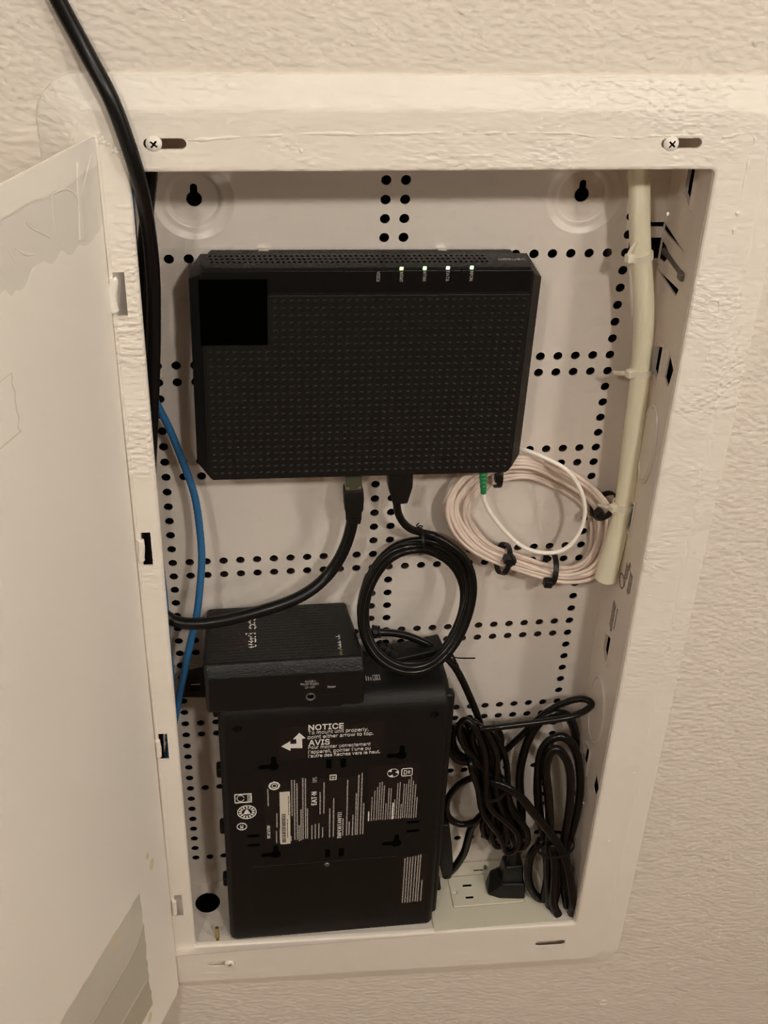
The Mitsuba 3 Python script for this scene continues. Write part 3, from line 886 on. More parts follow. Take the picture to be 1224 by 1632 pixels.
Y0 = [1308, 1307, 1307, 1306, 1306, 1306, 1306, 1305, 1305, 1304, 1304, 1304, 1304, 1303, 1303, 1303, 1303, 1303, 1303, 1302]
Y1 = [1270, 1260, 1254, 1247, 1246, 1250, 1278, 1256, 1256, 1274, 1248, 1246, 1280, 1249, 1249, 1242, 1237, 1244, 1250, 1270]
for x, y0, y1 in zip(X, Y0, Y1):
    ls += upline(x, y0, y1, cl, 0.0009)
add('fine_print', join(ls), 'print_grey', False, cl, kind='stuff')
add('lettering', join(upline(587, 1308, 1293, cl, 0.0011) + upline(625, 1305, 1278, cl, 0.0014)), 'print_white', False, cl)
c = bf(626.5, 1231.5)
sw = [prism([circle(c[0], c[2], 0.0048, 28), circle(c[0], c[2], 0.0043, 28)], 'y', BY - 0.0005, BY)]
for k in range(3):
    sw.append(prism(np.array([(0.0012, 0.0012), (0.0046, 0.0004), (0.0030, 0.0036)]), 'y', BY - 0.0005, BY).rotate((0, 120 * k + 20, 0)).translate((c[0], 0, c[2])))
add('symbol', join(sw), 'print_white', False, cl)
c0, c1 = bf(639, 1237), bf(658, 1223)
add('symbol', join([prism([rrect(c0[0], c1[0], c0[2], c1[2], 0.0018, 4), rrect(c0[0] + 0.0008, c1[0] - 0.0008, c0[2] + 0.0008, c1[2] - 0.0008, 0.0012, 4)], 'y', BY - 0.0005, BY), ringbox(c0[0] + 0.002, c0[0] + 0.0045, c0[2] + 0.0022, c1[2] - 0.0022, 0.0006), ringbox(c0[0] + 0.0053, c1[0] - 0.002, c0[2] + 0.003, c1[2] - 0.003, 0.0006)]), 'print_white', False, cl)
wl = plate('warning_label', 636, 1440, 682, 1362, 'label_black', bbu, label='narrow black label with rows of print at the lower right')
ls = []
for (x, y0, y1) in ((641, 1438, 1368), (645, 1438, 1366), (649, 1438, 1366), (653, 1437, 1365), (657.5, 1436, 1364), (661.5, 1436, 1363), (665, 1436, 1362), (670, 1435, 1402)):
    ls += upline(x, y0, y1, wl, 0.0011)
add('fine_print', join(ls), 'print_grey', False, wl, kind='stuff')
# code print on the sloping top edge, just right of the small box
sw = []
for (x0, x1, z0, z1) in ((0, 0.0060, 0, 0.0060), (0.0016, 0.0044, 0.0016, 0.0044)):
    sw.append(prism([np.array([(x0, z0), (x1, z0), (x1, z1), (x0, z1)]), np.array([(x0 + 0.0007, z0 + 0.0007), (x1 - 0.0007, z0 + 0.0007), (x1 - 0.0007, z1 - 0.0007), (x0 + 0.0007, z1 - 0.0007)])], 'z', 0, 0.0004))
for k in range(3):
    sw.append(box(-0.0055 + 0.0018 * k, -0.0045 + 0.0018 * k, 0.0, 0.0055 - 0.001 * k, 0, 0.0004))
sp_ = at_z(594, 1083, BZ1)
add('symbol', join(sw).apply_translation((sp_[0], sp_[1] - 0.001, BZ1)), 'print_grey', False, bbu)
# carrying edge at the right flank
add('side_rail', rbox(BX1 - 0.006, BX1 + 0.0035, BY + 0.004, BY + 0.014, base + 0.012, BZ1 - 0.006, 0.0030, 10), 'black_plastic', 30, bbu)
add('side_vents', join([rbox(BX0 - 0.004, BX0 + 0.003, BY + 0.020, BY + 0.03, z, z + 0.010, 0.0015, 8) for z in np.linspace(base + 0.05, BZ1 - 0.03, 4)]), 'black_dull', 30, bbu, kind='stuff')

# ================================================================== SMALL POWER BOX ON TOP OF IT
psu = thing('power_supply', 'small black power box lying on top of the battery backup, with white lettering', 'power supply')
PX0, PX1, PZ0, PZ1, PY = -0.1385, -0.0195, BZ1 + 0.0003, -0.3085, -0.0760
pm = m3.Manifold.batch_hull([m3.Manifold.sphere(0.0035, 12).translate((x, y, z)) for (x, y, z) in ((PX0 + 0.0035, PY + 0.008, PZ1 - 0.0035), (PX1 - 0.0035, PY + 0.008, PZ1 - 0.0035), (PX0 + 0.0045, PY + 0.0035, PZ1 - 0.0105), (PX1 - 0.0035, PY + 0.0035, PZ1 - 0.0105), (PX0 + 0.0045, PY + 0.0035, PZ0 + 0.0035), (PX1 - 0.0035, PY + 0.0035, PZ0 + 0.0035), (PX0 + 0.0065, -0.006, PZ1 - 0.0035), (PX1 - 0.0105, -0.006, PZ1 - 0.0035), (PX0 + 0.0065, -0.006, PZ0 + 0.0035), (PX1 - 0.0085, -0.006, PZ0 + 0.0035))])
jk = at(495, 1110, PY)
pm = pm - prism(circle(jk[0], jk[2], 0.0033, 20), 'y', PY - 0.01, PY + 0.008)
add('housing', pm, 'black_plastic', 25, psu)
nt = at(528, 1112, PY)
add('power_jack', join([lathe([(0.0024, 0.0), (0.0036, 0.0), (0.0036, 0.0008), (0.0033, 0.001), (0.0026, 0.0006), (0.0024, 0.0)], (jk[0], PY + 0.0002, jk[2]), (0, -1, 0), 24), lathe([(0.0001, 0.0), (0.0008, 0.0), (0.0008, 0.006), (0.0001, 0.006)], (jk[0], PY + 0.008, jk[2]), (0, -1, 0), 10)]), 'dark_steel', 30, psu)
add('reset_button', join([prism(circle(nt[0], nt[2], 0.0016, 16), 'y', PY - 0.0002, PY + 0.001)]), 'hole_black', False, psu)
add('socket_panel', rbox(nt[0] - 0.016, nt[0] + 0.0078, PY - 0.0003, PY + 0.001, PZ0 + 0.001, PZ0 + 0.0135, 0.0003, 6) - prism(circle(jk[0], jk[2], 0.0037, 20), 'y', PY - 0.01, PY + 0.008), 'black_dull', False, psu)


def ptext(text, x0, y0, x1, cap):
    a, b_ = at(x0, y0, PY), at(x1, y0, PY)
    add('lettering', lettering(text, (a[0], PY - 0.0001, a[2]), b_[0] - a[0], cap, FRONT, 0.0003), 'print_grey', False, psu)


ptext('Auxiliary', 486, 1087.5, 503, 0.0021)
ptext('Power Supply', 479, 1092, 508, 0.0021)
ptext('12-15V', 486, 1097, 502, 0.0021)
ptext('Reset', 522, 1096, 535, 0.0021)
FLATUP = (np.array([0, 1., 0]), np.array([-1., 0, 0]), np.array([0, 0, 1.]))     # on the top face, reading away from the viewer


def toptext(text, x, y0, y1, cap, mat, bold=False, h=0.0003):
    a, b_ = at_z(x, y0, PZ1), at_z(x, y1, PZ1)
    add('lettering', lettering(text, (a[0], a[1], PZ1 - 0.0001), b_[1] - a[1], cap, FLATUP, h, bold), mat, False, psu)


toptext('veri', 408.5, 1033, 1008.5, 0.0074, 'print_white', True)
toptext('z', 408.5, 1008, 1002.5, 0.0074, 'print_red', True)
toptext('on', 408.5, 1002.5, 987, 0.0074, 'print_white', True)
ck = [at_z(*q, PZ1) for q in ((371, 1034), (394, 1029), (377, 1003))]
add('check_mark', sweep(spline(np.array([ck[0], ck[0] * 0.5 + ck[1] * 0.5, ck[1]]), 0.002), [0.0002] * 8 + [0.0006] * 40 if False else 0.0004, 6), 'print_red', False, psu)
add('check_mark', sweep(np.array([ck[1], ck[1] * 0.5 + ck[2] * 0.5, ck[2]]), [0.0006, 0.0005, 0.0003], 6), 'print_red', False, psu)
toptext('Power OK', 545, 1035.5, 1011.5, 0.0033, 'print_white')
g = at_z(543.5, 1041, PZ1)
add('indicator_light', rbox(g[0] - 0.0010, g[0] + 0.0010, g[1] - 0.0024, g[1] + 0.0024, PZ1 - 0.0005, PZ1 + 0.0004, 0.0003, 6), 'black_gloss', False, psu, label='dim yellow-green indicator', emit=(0.055, 0.06, 0.008))
tb = []
for i in range(34):
    for j in range(19):
        x = PX0 + 0.008 + 0.0033 * i
        y = -0.0085 - 0.0033 * j
        if x > PX1 - 0.014:
            continue
        tb.append(box(x - 0.0011, x + 0.0011, y - 0.0011, y + 0.0011, PZ1 - 0.0004, PZ1 + 0.00025))
add('top_texture', join(tb), 'black_face', False, psu, kind='stuff')
# bracket on its left with a square notch
br = prism([np.array([at(x, y, -0.02)[[0, 2]] for x, y in ((340, 1062), (300, 1072), (286, 1078), (283, 1100), (292, 1106), (340, 1106))]), np.array([at(x, y, -0.02)[[0, 2]] for x, y in ((319, 1084), (304, 1085), (304, 1094), (297, 1096), (319, 1096))])], 'y', -0.024, -0.017)
add('mounting_tab', br, 'black_dull', False, psu)

# ================================================================== MAINS OUTLET
out = thing('power_outlet', 'ivory duplex power outlet with its cover plate on the cabinet floor', 'power outlet')
o = [at_z(712, 1403, ZB), at_z(822, 1387, ZB), at_z(835, 1436, ZB), at_z(724, 1449, ZB)]
ux0, ux1, uy0, uy1 = 0.0722, 0.1382, -0.0512, -0.0170
cov = rbox(0.0505, 0.1600, -0.0755, -0.0010, ZB - 0.001, ZB + 0.0022, 0.0010, 8)
rec = box(ux0 - 0.0008, ux1 + 0.0008, uy0 - 0.0008, uy1 + 0.0008, ZB + 0.0008, ZB + 0.01)
ks = at_z(762, 1389, ZB)
slots_ = box(ks[0] - 0.0045, ks[0] + 0.0045, ks[1] - 0.0009, ks[1] + 0.0009, ZB + 0.001, ZB + 0.01)
add('cover_plate', (cov - rec) - slots_, 'ivory_plate', 30, out)
face = rbox(ux0, ux1, uy0, uy1, ZB, ZB + 0.0026, 0.0008, 8)
s0, s1, s2 = at_z(744, 1414, ZB), at_z(748, 1433, ZB), at_z(725, 1426, ZB)
cutm = [box(s0[0] - 0.0042, s0[0] + 0.0042, s0[1] - 0.0013, s0[1] + 0.0013, ZB + 0.0003, ZB + 0.01), box(s1[0] - 0.0036, s1[0] + 0.0036, s1[1] - 0.0013, s1[1] + 0.0013, ZB + 0.0003, ZB + 0.01), prism(circle(s2[0], s2[1], 0.0024, 16), 'z', ZB + 0.0003, ZB + 0.01)]
for c in cutm:
    face = face - c
add('receptacle', face, 'ivory_plate', 30, out)
add('contacts', join([box(s0[0] - 0.0040, s0[0] + 0.0040, s0[1] - 0.0013, s0[1] + 0.0013, ZB + 0.0002, ZB + 0.0020), box(s1[0] - 0.0035, s1[0] + 0.0035, s1[1] - 0.0013, s1[1] + 0.0013, ZB + 0.0002, ZB + 0.0020), box(ks[0] - 0.0044, ks[0] + 0.0044, ks[1] - 0.0008, ks[1] + 0.0008, ZB + 0.0009, ZB + 0.0013)]), 'hole_black', False, out)
add('plate_clip', join([lathe([(0.0003, 0.003), (0.0016, 0.0026), (0.0018, 0.0), (0.0003, 0.0)], at_z(773, 1386, ZB) + [0, 0, 0.0022], (0, 0, 1), 12)]), 'dark_steel', 30, out)

# ================================================================== CONDUIT AND ITS TIES
cond = thing('conduit', 'cream flexible plastic conduit hanging down the right side of the cabinet', 'conduit')
P = spline(px([(1019, 150, -0.028), (1019, 290, -0.028), (1021, 400, -0.029), (1026, 480, -0.030), (1024, 560, -0.0305), (1018, 620, -0.031), (1008, 700, -0.031), (995, 800, -0.0315), (980, 865, -0.032), (965, 922, -0.033)]), 0.003)
n = len(P)
R = np.full(n, 0.0069); 
flare = np.clip((np.arange(n) - n + 26) / 26.0, 0, 1)
R = R + 0.0016 * flare
tubem = sweep(P, R, 24)
inner = sweep(P[-6:] + (P[-1] - P[-2]) * 0.02, R[-6:] - 0.0012, 24)
add('tube', tubem, 'conduit_plastic', 40, cond)


def band(center, axis, ra, rb, w, th, side, n=28):
    """a flat strap around an oval bundle: half widths ra (along side) and rb, strap width w along the axis"""
    axis = np.asarray(axis, float) / np.linalg.norm(axis)
    side = np.asarray(side, float) - axis * np.dot(side, axis)
    side /= np.linalg.norm(side)
    o2 = np.cross(axis, side)
    t = np.arange(n) * 2 * np.pi / n
    rings_ = []
    for (k, q) in ((0, -w / 2), (th, -w / 2), (th, w / 2), (0, w / 2)):
        rings_.append(center + np.outer((ra + k) * np.cos(t), side) + np.outer((rb + k) * np.sin(t), o2) + axis * q)
    V_ = np.vstack(rings_)
    F_ = []
    for i in range(4):
        j = np.arange(n); j2 = (j + 1) % n; i2 = (i + 1) % 4
        F_ += [np.stack([i * n + j, i * n + j2, i2 * n + j2], 1), np.stack([i * n + j, i2 * n + j2, i2 * n + j], 1)]
    m = trimesh.Trimesh(V_, np.vstack(F_), process=False)
    if m.volume < 0:
        m.invert()
    return m


def orient_box(c, ax, ay, az, hx, hy, hz, r):
    m = tri(rbox(-hx, hx, -hy, hy, -hz, hz, r, 10))
    M = np.eye(4); M[:3, 0] = ax; M[:3, 1] = ay; M[:3, 2] = az; M[:3, 3] = c
    m.apply_transform(M)
    return m


def unit(v):
    v = np.asarray(v, float)
    return v / np.linalg.norm(v)


for (cy, hp, lab) in ((592, (1000, 596), 'clear plastic cable tie around the cream conduit at mid height'), (805, (976, 806), 'clear plastic cable tie around the cream conduit at the white cable coil'), (408, (1003, 410), 'clear plastic cable tie around the upper part of the cream conduit')):
    k = int(np.argmin([abs((ROT @ (q - CAM))[1] / (ROT @ (q - CAM))[2] * F + 816 - cy) for q in P]))
    ax_ = unit(P[k + 1] - P[k - 1])
    t = thing('cable_tie', lab, 'cable tie')
    rr = 0.0072 + (0.0004 if cy > 700 else 0)
    add('strap', band(P[k], ax_, rr, rr, 0.0044, 0.0009, (1, 0, 0)), 'tie_clear', 40, t)
    hc = at(hp[0], hp[1], P[k][1] - 0.004)
    hd = unit(np.array([-1, -0.4, 0.0]))
    hc = P[k] + hd * (rr + 0.0020)
    oo = unit(np.cross(ax_, hd))
    add('head', orient_box(hc, hd, oo, np.cross(hd, oo), 0.0030, 0.0026, 0.0030, 0.0011), 'tie_clear', 40, t)
    tail = sweep(spline(np.array([hc, hc + hd * 0.004 + np.array([0, 0.004, -0.001]), hc + hd * 0.009 + np.array([0, 0.013, -0.004])]), 0.0015), 0.0018, 8, 0.35) if cy != 408 else sweep(spline(np.array([hc, hc + np.array([-0.001, -0.001, 0.004]), hc + np.array([0.003, -0.002, 0.012])]), 0.0015), 0.0016, 8, 0.35)
    add('tail', tail, 'tie_clear', 40, t)

# ================================================================== WHITE FIBRE CABLE
fib = thing('fibre_cable', 'pinkish white fibre cable wound in an oval coil below the black network box', 'cable')
basep = np.array([(700, 800), (722, 760), (765, 730), (830, 718), (890, 738), (945, 772), (980, 812), (984, 868), (958, 920), (900, 930), (830, 914), (760, 888), (714, 848)], float)
cen = np.array([846, 826.])
facs = [1.0, 0.88, 0.75, 0.95, 0.65, 0.83, 0.98, 0.70, 0.80, 0.92, 0.61, 0.86, 0.96, 0.74, 0.90]
ctrl = []
lead = [(770, 783, -0.036), (773, 800, -0.036), (786, 824, -0.035), (808, 850, -0.034), (835, 872, -0.034), (868, 881, -0.034), (900, 875, -0.034), (922, 850, -0.034), (932, 818, -0.035), (926, 783, -0.036), (906, 752, -0.036), (880, 735, -0.034), (850, 722, -0.030), (825, 716, -0.024)]
turns = len(facs)
n0 = len(basep)
rngf = np.random.default_rng(3)
for k in range(turns):
    for j in range(n0):
        jj = (3 - j) % n0            # runs on from the lead at the top, to the left
        a = (k + j / n0)
        f0, f1 = facs[k], facs[(k + 1) % turns]
        fct = f0 + (f1 - f0) * (j / n0)
        q = cen + (basep[jj] - cen) * (fct + rngf.normal(0, 0.014))
        ctrl.append((q[0], q[1], -0.0045 - 0.0020 * (k * 5 % turns) - rngf.uniform(0, 0.0015)))
allp = lead + ctrl[1:-4]
add('jacket', cord(ctrl[:-2], 0.00155, 9, step=0.0035), 'fibre_jacket', True, fib)
add('lead', cord(lead + ctrl[1:4], 0.00165, 10), 'fibre_lead', True, fib, label='whiter single lead looping to the green connector')
ca_, cb_ = at(770, 748, -0.036), at(770.5, 786, -0.036)
prof = np.linspace(0, 1, 25)
rad = 0.0030 - 0.0009 * prof + 0.00022 * np.sign(np.sin(prof * 40)) * (prof < 0.7)
add('connector', sweep(ca_ + np.outer(prof, cb_ - ca_), rad, 14), 'green_plastic', 25, fib, label='green strain-relief connector')
for (c, axp, ra, rb, lab, hd) in (((802, 890), (1, 0.22), 0.0105, 0.0135, 'black cable tie with a square clip on the white coil, left of two', (812, 892)), ((877, 905), (1, 0.06), 0.0125, 0.0135, 'black cable tie with its head hanging below the white coil, right of two', (873, 929)), ((963, 806), (0.75, 0.66), 0.0110, 0.0115, 'dark green cable tie around the white coil beside the conduit', (955, 818))):
    t = thing('cable_tie', lab, 'cable tie')
    c3 = at(c[0], c[1], -0.0165)
    a3 = at(c[0] + 10 * axp[0], c[1] + 10 * axp[1], -0.0165) - c3
    mat = 'black_plastic'
    perp = np.cross(unit(a3), [0, 1, 0])
    add('strap', band(c3, a3, ra, rb, 0.0042, 0.0012, perp), mat, 40, t)
    h3 = at(hd[0], hd[1], -0.030)
    if 'square' in lab:
        add('head', join([orient_box(h3, unit(a3), np.array([0, 1., 0]), unit(perp), 0.0046, 0.0036, 0.0026, 0.0008), orient_box(h3 + unit(a3) * 0.0016, unit(a3), np.array([0, 1., 0]), unit(perp), 0.0012, 0.0042, 0.0036, 0.0006)]), mat, 40, t)
    else:
        add('head', orient_box(h3, unit(a3), np.array([0, 1., 0]), unit(perp), 0.0032, 0.0034, 0.0030, 0.0008), mat, 40, t)
c3 = at(793, 759, -0.014)
t = thing('cable_tie', 'black cable tie on the white coil just under the black network box', 'cable tie')
add('strap', band(at(792, 752, -0.014), (1, 0, 0), 0.0105, 0.0110, 0.0042, 0.0012, (0, 0, 1)), 'black_plastic', 40, t)
add('head', orient_box(at(793, 760, -0.027), np.array([1., 0, 0]), np.array([0, 1., 0]), np.array([0, 0, 1.]), 0.0021, 0.003, 0.0035, 0.0006), 'black_plastic', 40, t)

# ================================================================== THICK BLACK NETWORK CABLE
net = thing('network_cable', 'thick black network cable running from the wall above into the wide black network box', 'cable')
path = [(40, -120, -0.0705), (72, -45, -0.0705), (98, 10, -0.0706), (125, 60, -0.0715), (151, 108, -0.0750), (176, 156, -0.0798), (197, 210, -0.0806), (213, 258, -0.0795), (227, 310, -0.0720), (237, 370, -0.0600), (243, 430, -0.0540), (245, 500, -0.0510), (244.5, 570, -0.0500), (242.5, 640, -0.0500), (240, 710, -0.0500), (237, 790, -0.0500), (236, 870, -0.0500), (240, 935, -0.0500), (255, 972, -0.0520), (280, 990, -0.0560), (318, 994, -0.0600), (370, 986, -0.0600), (425, 971, -0.0560), (480, 950, -0.0480), (522, 917, -0.0380), (548, 876, -0.0340), (560, 838, -0.0330), (563.5, 812, -0.0330)]
add('jacket', cord(path, 0.0044, 18), 'black_jacket', True, net)
c0, c1 = at(563, 782, -0.033), at(563.5, 822, -0.033)
ax_ = unit(c0 - c1)
L = np.linalg.norm(c0 - c1)
sd = unit(np.cross(ax_, [0, 1, 0]))
if sd[0] < 0:
    sd = -sd
bk = np.cross(sd, ax_)


def hullrings(c, ax, sd, secs, r=0.0008):
    """a moulded body: sections (along, half width, half depth) hulled pairwise"""
    bk_ = unit(np.cross(ax, sd))
    out_ = []
    for (a0, w0, d0_), (a1, w1, d1_) in zip(secs[:-1], secs[1:]):
        sp2 = m3.Manifold.sphere(r, 8)
        out_.append(m3.Manifold.batch_hull([sp2.translate(tuple(c + ax * a + sd * sx * (w - r) + bk_ * sy * (d - r))) for (a, w, d) in ((a0, w0, d0_), (a1, w1, d1_)) for sx in (-1, 1) for sy in (-1, 1)]))
    return m3.Manifold.batch_boolean(out_, m3.OpType.Add)


add('boot', hullrings(c1, ax_, sd, [(-0.004, 0.0047, 0.0047), (0.002, 0.0050, 0.0050), (0.0055, 0.0056, 0.0052), (0.008, 0.0066, 0.0058), (L - 0.003, 0.0070, 0.0062), (L + 0.002, 0.0068, 0.0060)]), 'black_dull', 30, net)
add('boot_ribs', join([band(c1 + ax_ * k, ax_, 0.0052, 0.0052, 0.0012, 0.0006, sd) for k in (-0.002, 0.0005, 0.003)]), 'black_dull', 30, net)
add('plug', hullrings(c1, ax_, sd, [(L - 0.001, 0.0060, 0.0042), (L + 0.014, 0.0060, 0.0042)]), 'plug_clear', 30, net, label='clear modular plug')
add('contacts', join([orient_box(c1 + ax_ * (L + 0.0045) + sd * k - bk * 0.0, sd, bk, ax_, 0.0011, 0.0045, 0.0011, 0.0003) for k in (-0.0042, 0.0044)]), 'brass', 30, net)

# second black cable, behind it
c2 = thing('black_cable', 'second black cable running down behind the thick network cable at the hinge side', 'cable')
add('jacket', cord([(242, 180, -0.036), (240, 275, -0.036), (235, 330, -0.036), (230, 390, -0.036), (225, 440, -0.036), (225, 500, -0.036), (229, 560, -0.034), (233, 650, -0.032), (236, 760, -0.030), (238, 880, -0.030), (242, 1000, -0.030), (250, 1150, -0.030), (262, 1300, -0.030), (272, 1420, -0.026)], 0.0042, 14), 'black_jacket', True, c2)

# ================================================================== BLUE CABLES
b1 = thing('blue_network_cable', 'bright blue network cable bowing out between the hinge side and the black boxes', 'cable', None)
add('jacket', cord([(206, 300, -0.026), (214, 400, -0.026), (222, 480, -0.026), (230, 560, -0.026), (240, 618, -0.024), (252, 648, -0.022), (267, 677, -0.021), (283, 715, -0.021), (297, 751, -0.022), (310, 790, -0.024), (318, 840, -0.027), (321.5, 888, -0.032), (319, 932, -0.038), (313, 983, -0.044), (304, 1022, -0.046), (296, 1061, -0.047), (288, 1098, -0.048), (280, 1140, -0.049), (271, 1180, -0.050), (262, 1240, -0.050)], 0.0027, 12), 'blue_jacket', True, b1)
b2_ = thing('blue_network_cable', 'blue network cable of which only a sliver shows along the hinge-side edge of the frame', 'cable')
add('jacket', cord([(213, 560, -0.055), (234, 740, -0.053), (250, 850, -0.052), (256, 900, -0.052), (262, 950, -0.052), (266, 1003, -0.052), (270, 1048, -0.052), (273, 1075, -0.052), (272, 1120, -0.052), (268, 1180, -0.052)], 0.0024, 12), 'blue_jacket', True, b2_)
wd = thing('bare_wire_end', 'frayed bare wire end poking out beside the hinge-side edge of the frame', 'wire')
add('strand', join([cord(q, 0.0005, 6, step=0.001) for q in ([(270, 1058, -0.050), (275, 1060, -0.049), (278, 1062, -0.048)], [(272, 1075, -0.050), (276, 1076, -0.049), (273, 1079, -0.05), (279, 1077, -0.048)], [(271, 1062, -0.05), (275, 1069, -0.05), (273, 1078, -0.05)])]), 'steel', True, wd)

# ================================================================== POWER CORD COIL
pc = thing('power_cable', 'black power cord wound into a round coil hanging under the black network box', 'power cord')
ringp = np.array([(660, 852), (617, 868), (582, 912), (566, 965), (572, 1022), (600, 1062), (645, 1080), (690, 1070), (728, 1030), (752, 975), (756, 925), (735, 882), (700, 858)], float)
ringy = np.array([-0.022, -0.024, -0.029, -0.036, -0.045, -0.052, -0.055, -0.053, -0.046, -0.037, -0.030, -0.025, -0.022])
rc = np.array([662, 966.])
ctrl = [(632, 796, -0.033), (634, 815, -0.033), (643, 833, -0.031), (662, 846, -0.027), (690, 853, -0.024)]
rngp = np.random.default_rng(12)
off = [1.0, 0.84, 0.93, 0.77, 0.97]
seq = list(range(12, -1, -1))
for k in range(4):
    for j, idx in enumerate(seq):
        f = off[k] + (off[k + 1] - off[k]) * j / 13
        q = rc + (ringp[idx] - rc) * (f + rngp.normal(0, 0.006))
        ctrl.append((q[0], q[1], ringy[idx] + (-0.0050, 0.003, -0.001, 0.006)[k] * 0.9))
ctrl = ctrl[:-2]
add('cord', cord(ctrl, 0.00285, 12), 'black_cord', True, pc)
c0, c1 = at(637, 757, -0.034), at(637, 797, -0.034)
ax_ = unit(c0 - c1)
sd = unit(np.cross(ax_, [0, 1, 0])); sd = sd if sd[0] > 0 else -sd
L = np.linalg.norm(c0 - c1)
add('plug', hullrings(c1, ax_, sd, [(0.0, 0.0056, 0.0042), (0.006, 0.0068, 0.0052), (0.013, 0.0086, 0.0060), (L + 0.004, 0.0088, 0.0062)], 0.0012), 'black_plastic', 30, pc)
for (cx, cy, cyy, lab) in ((672, 858, -0.024, 'thin black twist tie around the top of the round cord coil'), (716, 1046, -0.047, 'thin black twist tie around the lower right of the round cord coil')):
    t = thing('twist_tie', lab, 'twist tie')
    c3 = at(cx, cy, cyy)
    if cy < 900:
        add('wire', join([band(c3, (1, 0, 0.05), 0.0075, 0.0085, 0.0016, 0.0007, (0, 0, 1)), cord([(676, 852, -0.034), (670, 843, -0.034), (664, 838, -0.033), (668, 834, -0.033)], 0.0005, 6, step=0.001), cord([(670, 849, -0.034), (668, 838, -0.034), (674, 839, -0.034)], 0.0005, 6, step=0.001)]), 'black_dull', 40, t)
    else:
        add('wire', join([band(c3, (0.75, 0, 0.65), 0.0080, 0.0090, 0.0016, 0.0007, (0.65, 0, -0.75)), cord([(712, 1041, -0.058), (722, 1047, -0.0575), (738, 1049, -0.055), (757, 1049, -0.053)], 0.00055, 6, step=0.001), cord([(722, 1050, -0.057), (730, 1060, -0.056), (733, 1078, -0.056)], 0.0005, 6, step=0.001)]), 'black_dull', 40, t)

# cords leaving the right flank of the small box
sc = thing('power_supply_cable', 'black cord from the small power box dropping into the hanging bundle', 'power cord')
add('cord', cord([(592, 1008, -0.030), (612, 1008, -0.030), (640, 1011, -0.030), (672, 1022, -0.032), (700, 1038, -0.034), (724, 1062, -0.034), (742, 1095, -0.032), (755, 1125, -0.030), (764, 1150, -0.028), (768, 1172, -0.026)], 0.0030, 12), 'black_cord', True, sc)
c1 = at(607, 1007, -0.030)
add('strain_relief', join([sweep(np.array([at(594, 1007, -0.03), at(600, 1007, -0.03)]), [0.0052, 0.0050], 14)] + [band(at(595 + 4.5 * k, 1007, -0.030), (1, 0, 0), 0.0030, 0.0030, 0.0014, 0.0024 - 0.0003 * k, (0, 0, 1)) for k in range(3)]), 'black_dull', 30, sc)
dcc = thing('output_plug', 'ribbed black plug with a flat black body lying behind the round cord coil', 'plug')
a, b_ = at(598, 1030, -0.040), at(628, 1046, -0.040)
add('strain_relief', join([sweep(np.linspace(a, b_, 6), np.linspace(0.0058, 0.0062, 6), 12, 0.6)] + [sweep(np.array([a + (b_ - a) * t, a + (b_ - a) * (t + 0.08)]), 0.0070, 12, 0.65) for t in (0.05, 0.35, 0.65)]), 'black_dull', 30, dcc)
a, b_ = at(622, 1048, -0.036), at(704, 1030, -0.030)
ax_ = unit(b_ - a)
add('body', orient_box((a + b_) / 2, ax_, unit(np.cross([0, 0, 1], ax_)), np.cross(ax_, unit(np.cross([0, 0, 1], ax_))), np.linalg.norm(b_ - a) / 2, 0.0095, 0.0058, 0.0015), 'black_dull', 30, dcc)
add('cord', cord([(622, 1054, -0.044), (645, 1057, -0.0455), (675, 1055, -0.046), (700, 1046, -0.0445), (716, 1036, -0.042)], 0.0030, 10), 'black_cord', True, dcc)

# ================================================================== LEFT CORD BUNDLE
lb = thing('cord_bundle', 'black cord tied in a hanging bundle right beside the battery backup', 'power cord')
YB = -0.044
ctrl = [(768, 1168, -0.026), (764, 1190, -0.030)]
tops = [(741, 1146), (762, 1156), (722, 1158), (752, 1148), (732, 1154), (776, 1160), (728, 1164), (758, 1166)]
bots = [(812, 1362), (796, 1352), (828, 1356), (782, 1338), (806, 1348), (822, 1344), (790, 1346), (818, 1366)]
rngb = np.random.default_rng(5)
for k in range(8):
    yk = YB - 0.009 + 0.0034 * k
    w0 = 783 + 5 * ((k * 3 % 8) - 3.5)
    s = -1 if k % 2 else 1
    bx_, by_ = bots[k]
    ctrl += [(w0 - 26 * 0.6, 1215, yk), (w0 - 4, 1256, yk), (w0 + 4, 1295, yk), (bx_ - 13, by_ - 24, yk), (bx_ - 4, by_ - 3, yk), (bx_ + 9, by_ - 8, yk - 0.003), (bx_ + 10, by_ - 36, yk - 0.004), (w0 + 18, 1290, yk - 0.003), (w0 + 9, 1254, yk - 0.003)]
    tx, ty = tops[k]
    ctrl += [(tx + 30, ty + 50, yk - 0.003), (tx + 13, ty + 12, yk - 0.003), (tx + 2, ty + 1, yk), (tx - 9, ty + 12, yk + 0.002), (tx + 4, ty + 50, yk + 0.002)]
ctrl = ctrl[:-1]
tx, ty = tops[-1]
add('cord', cord(ctrl, 0.0027, 10), 'black_cord', True, lb)
add('cord', cord([(755, 1163, -0.050), (785, 1160, -0.0535), (814, 1156.5, -0.0535), (866, 1150, -0.0525), (910, 1142, -0.0495), (935, 1131, -0.0435), (943, 1121.5, -0.0385), (932, 1114.5, -0.0335), (910, 1116.5, -0.0305), (884, 1127, -0.0290), (862, 1142, -0.0280), (838, 1165, -0.0270), (813, 1189, -0.0260), (794, 1210, -0.0260), (783, 1235, -0.0270)], 0.0028, 12), 'black_cord', True, lb)
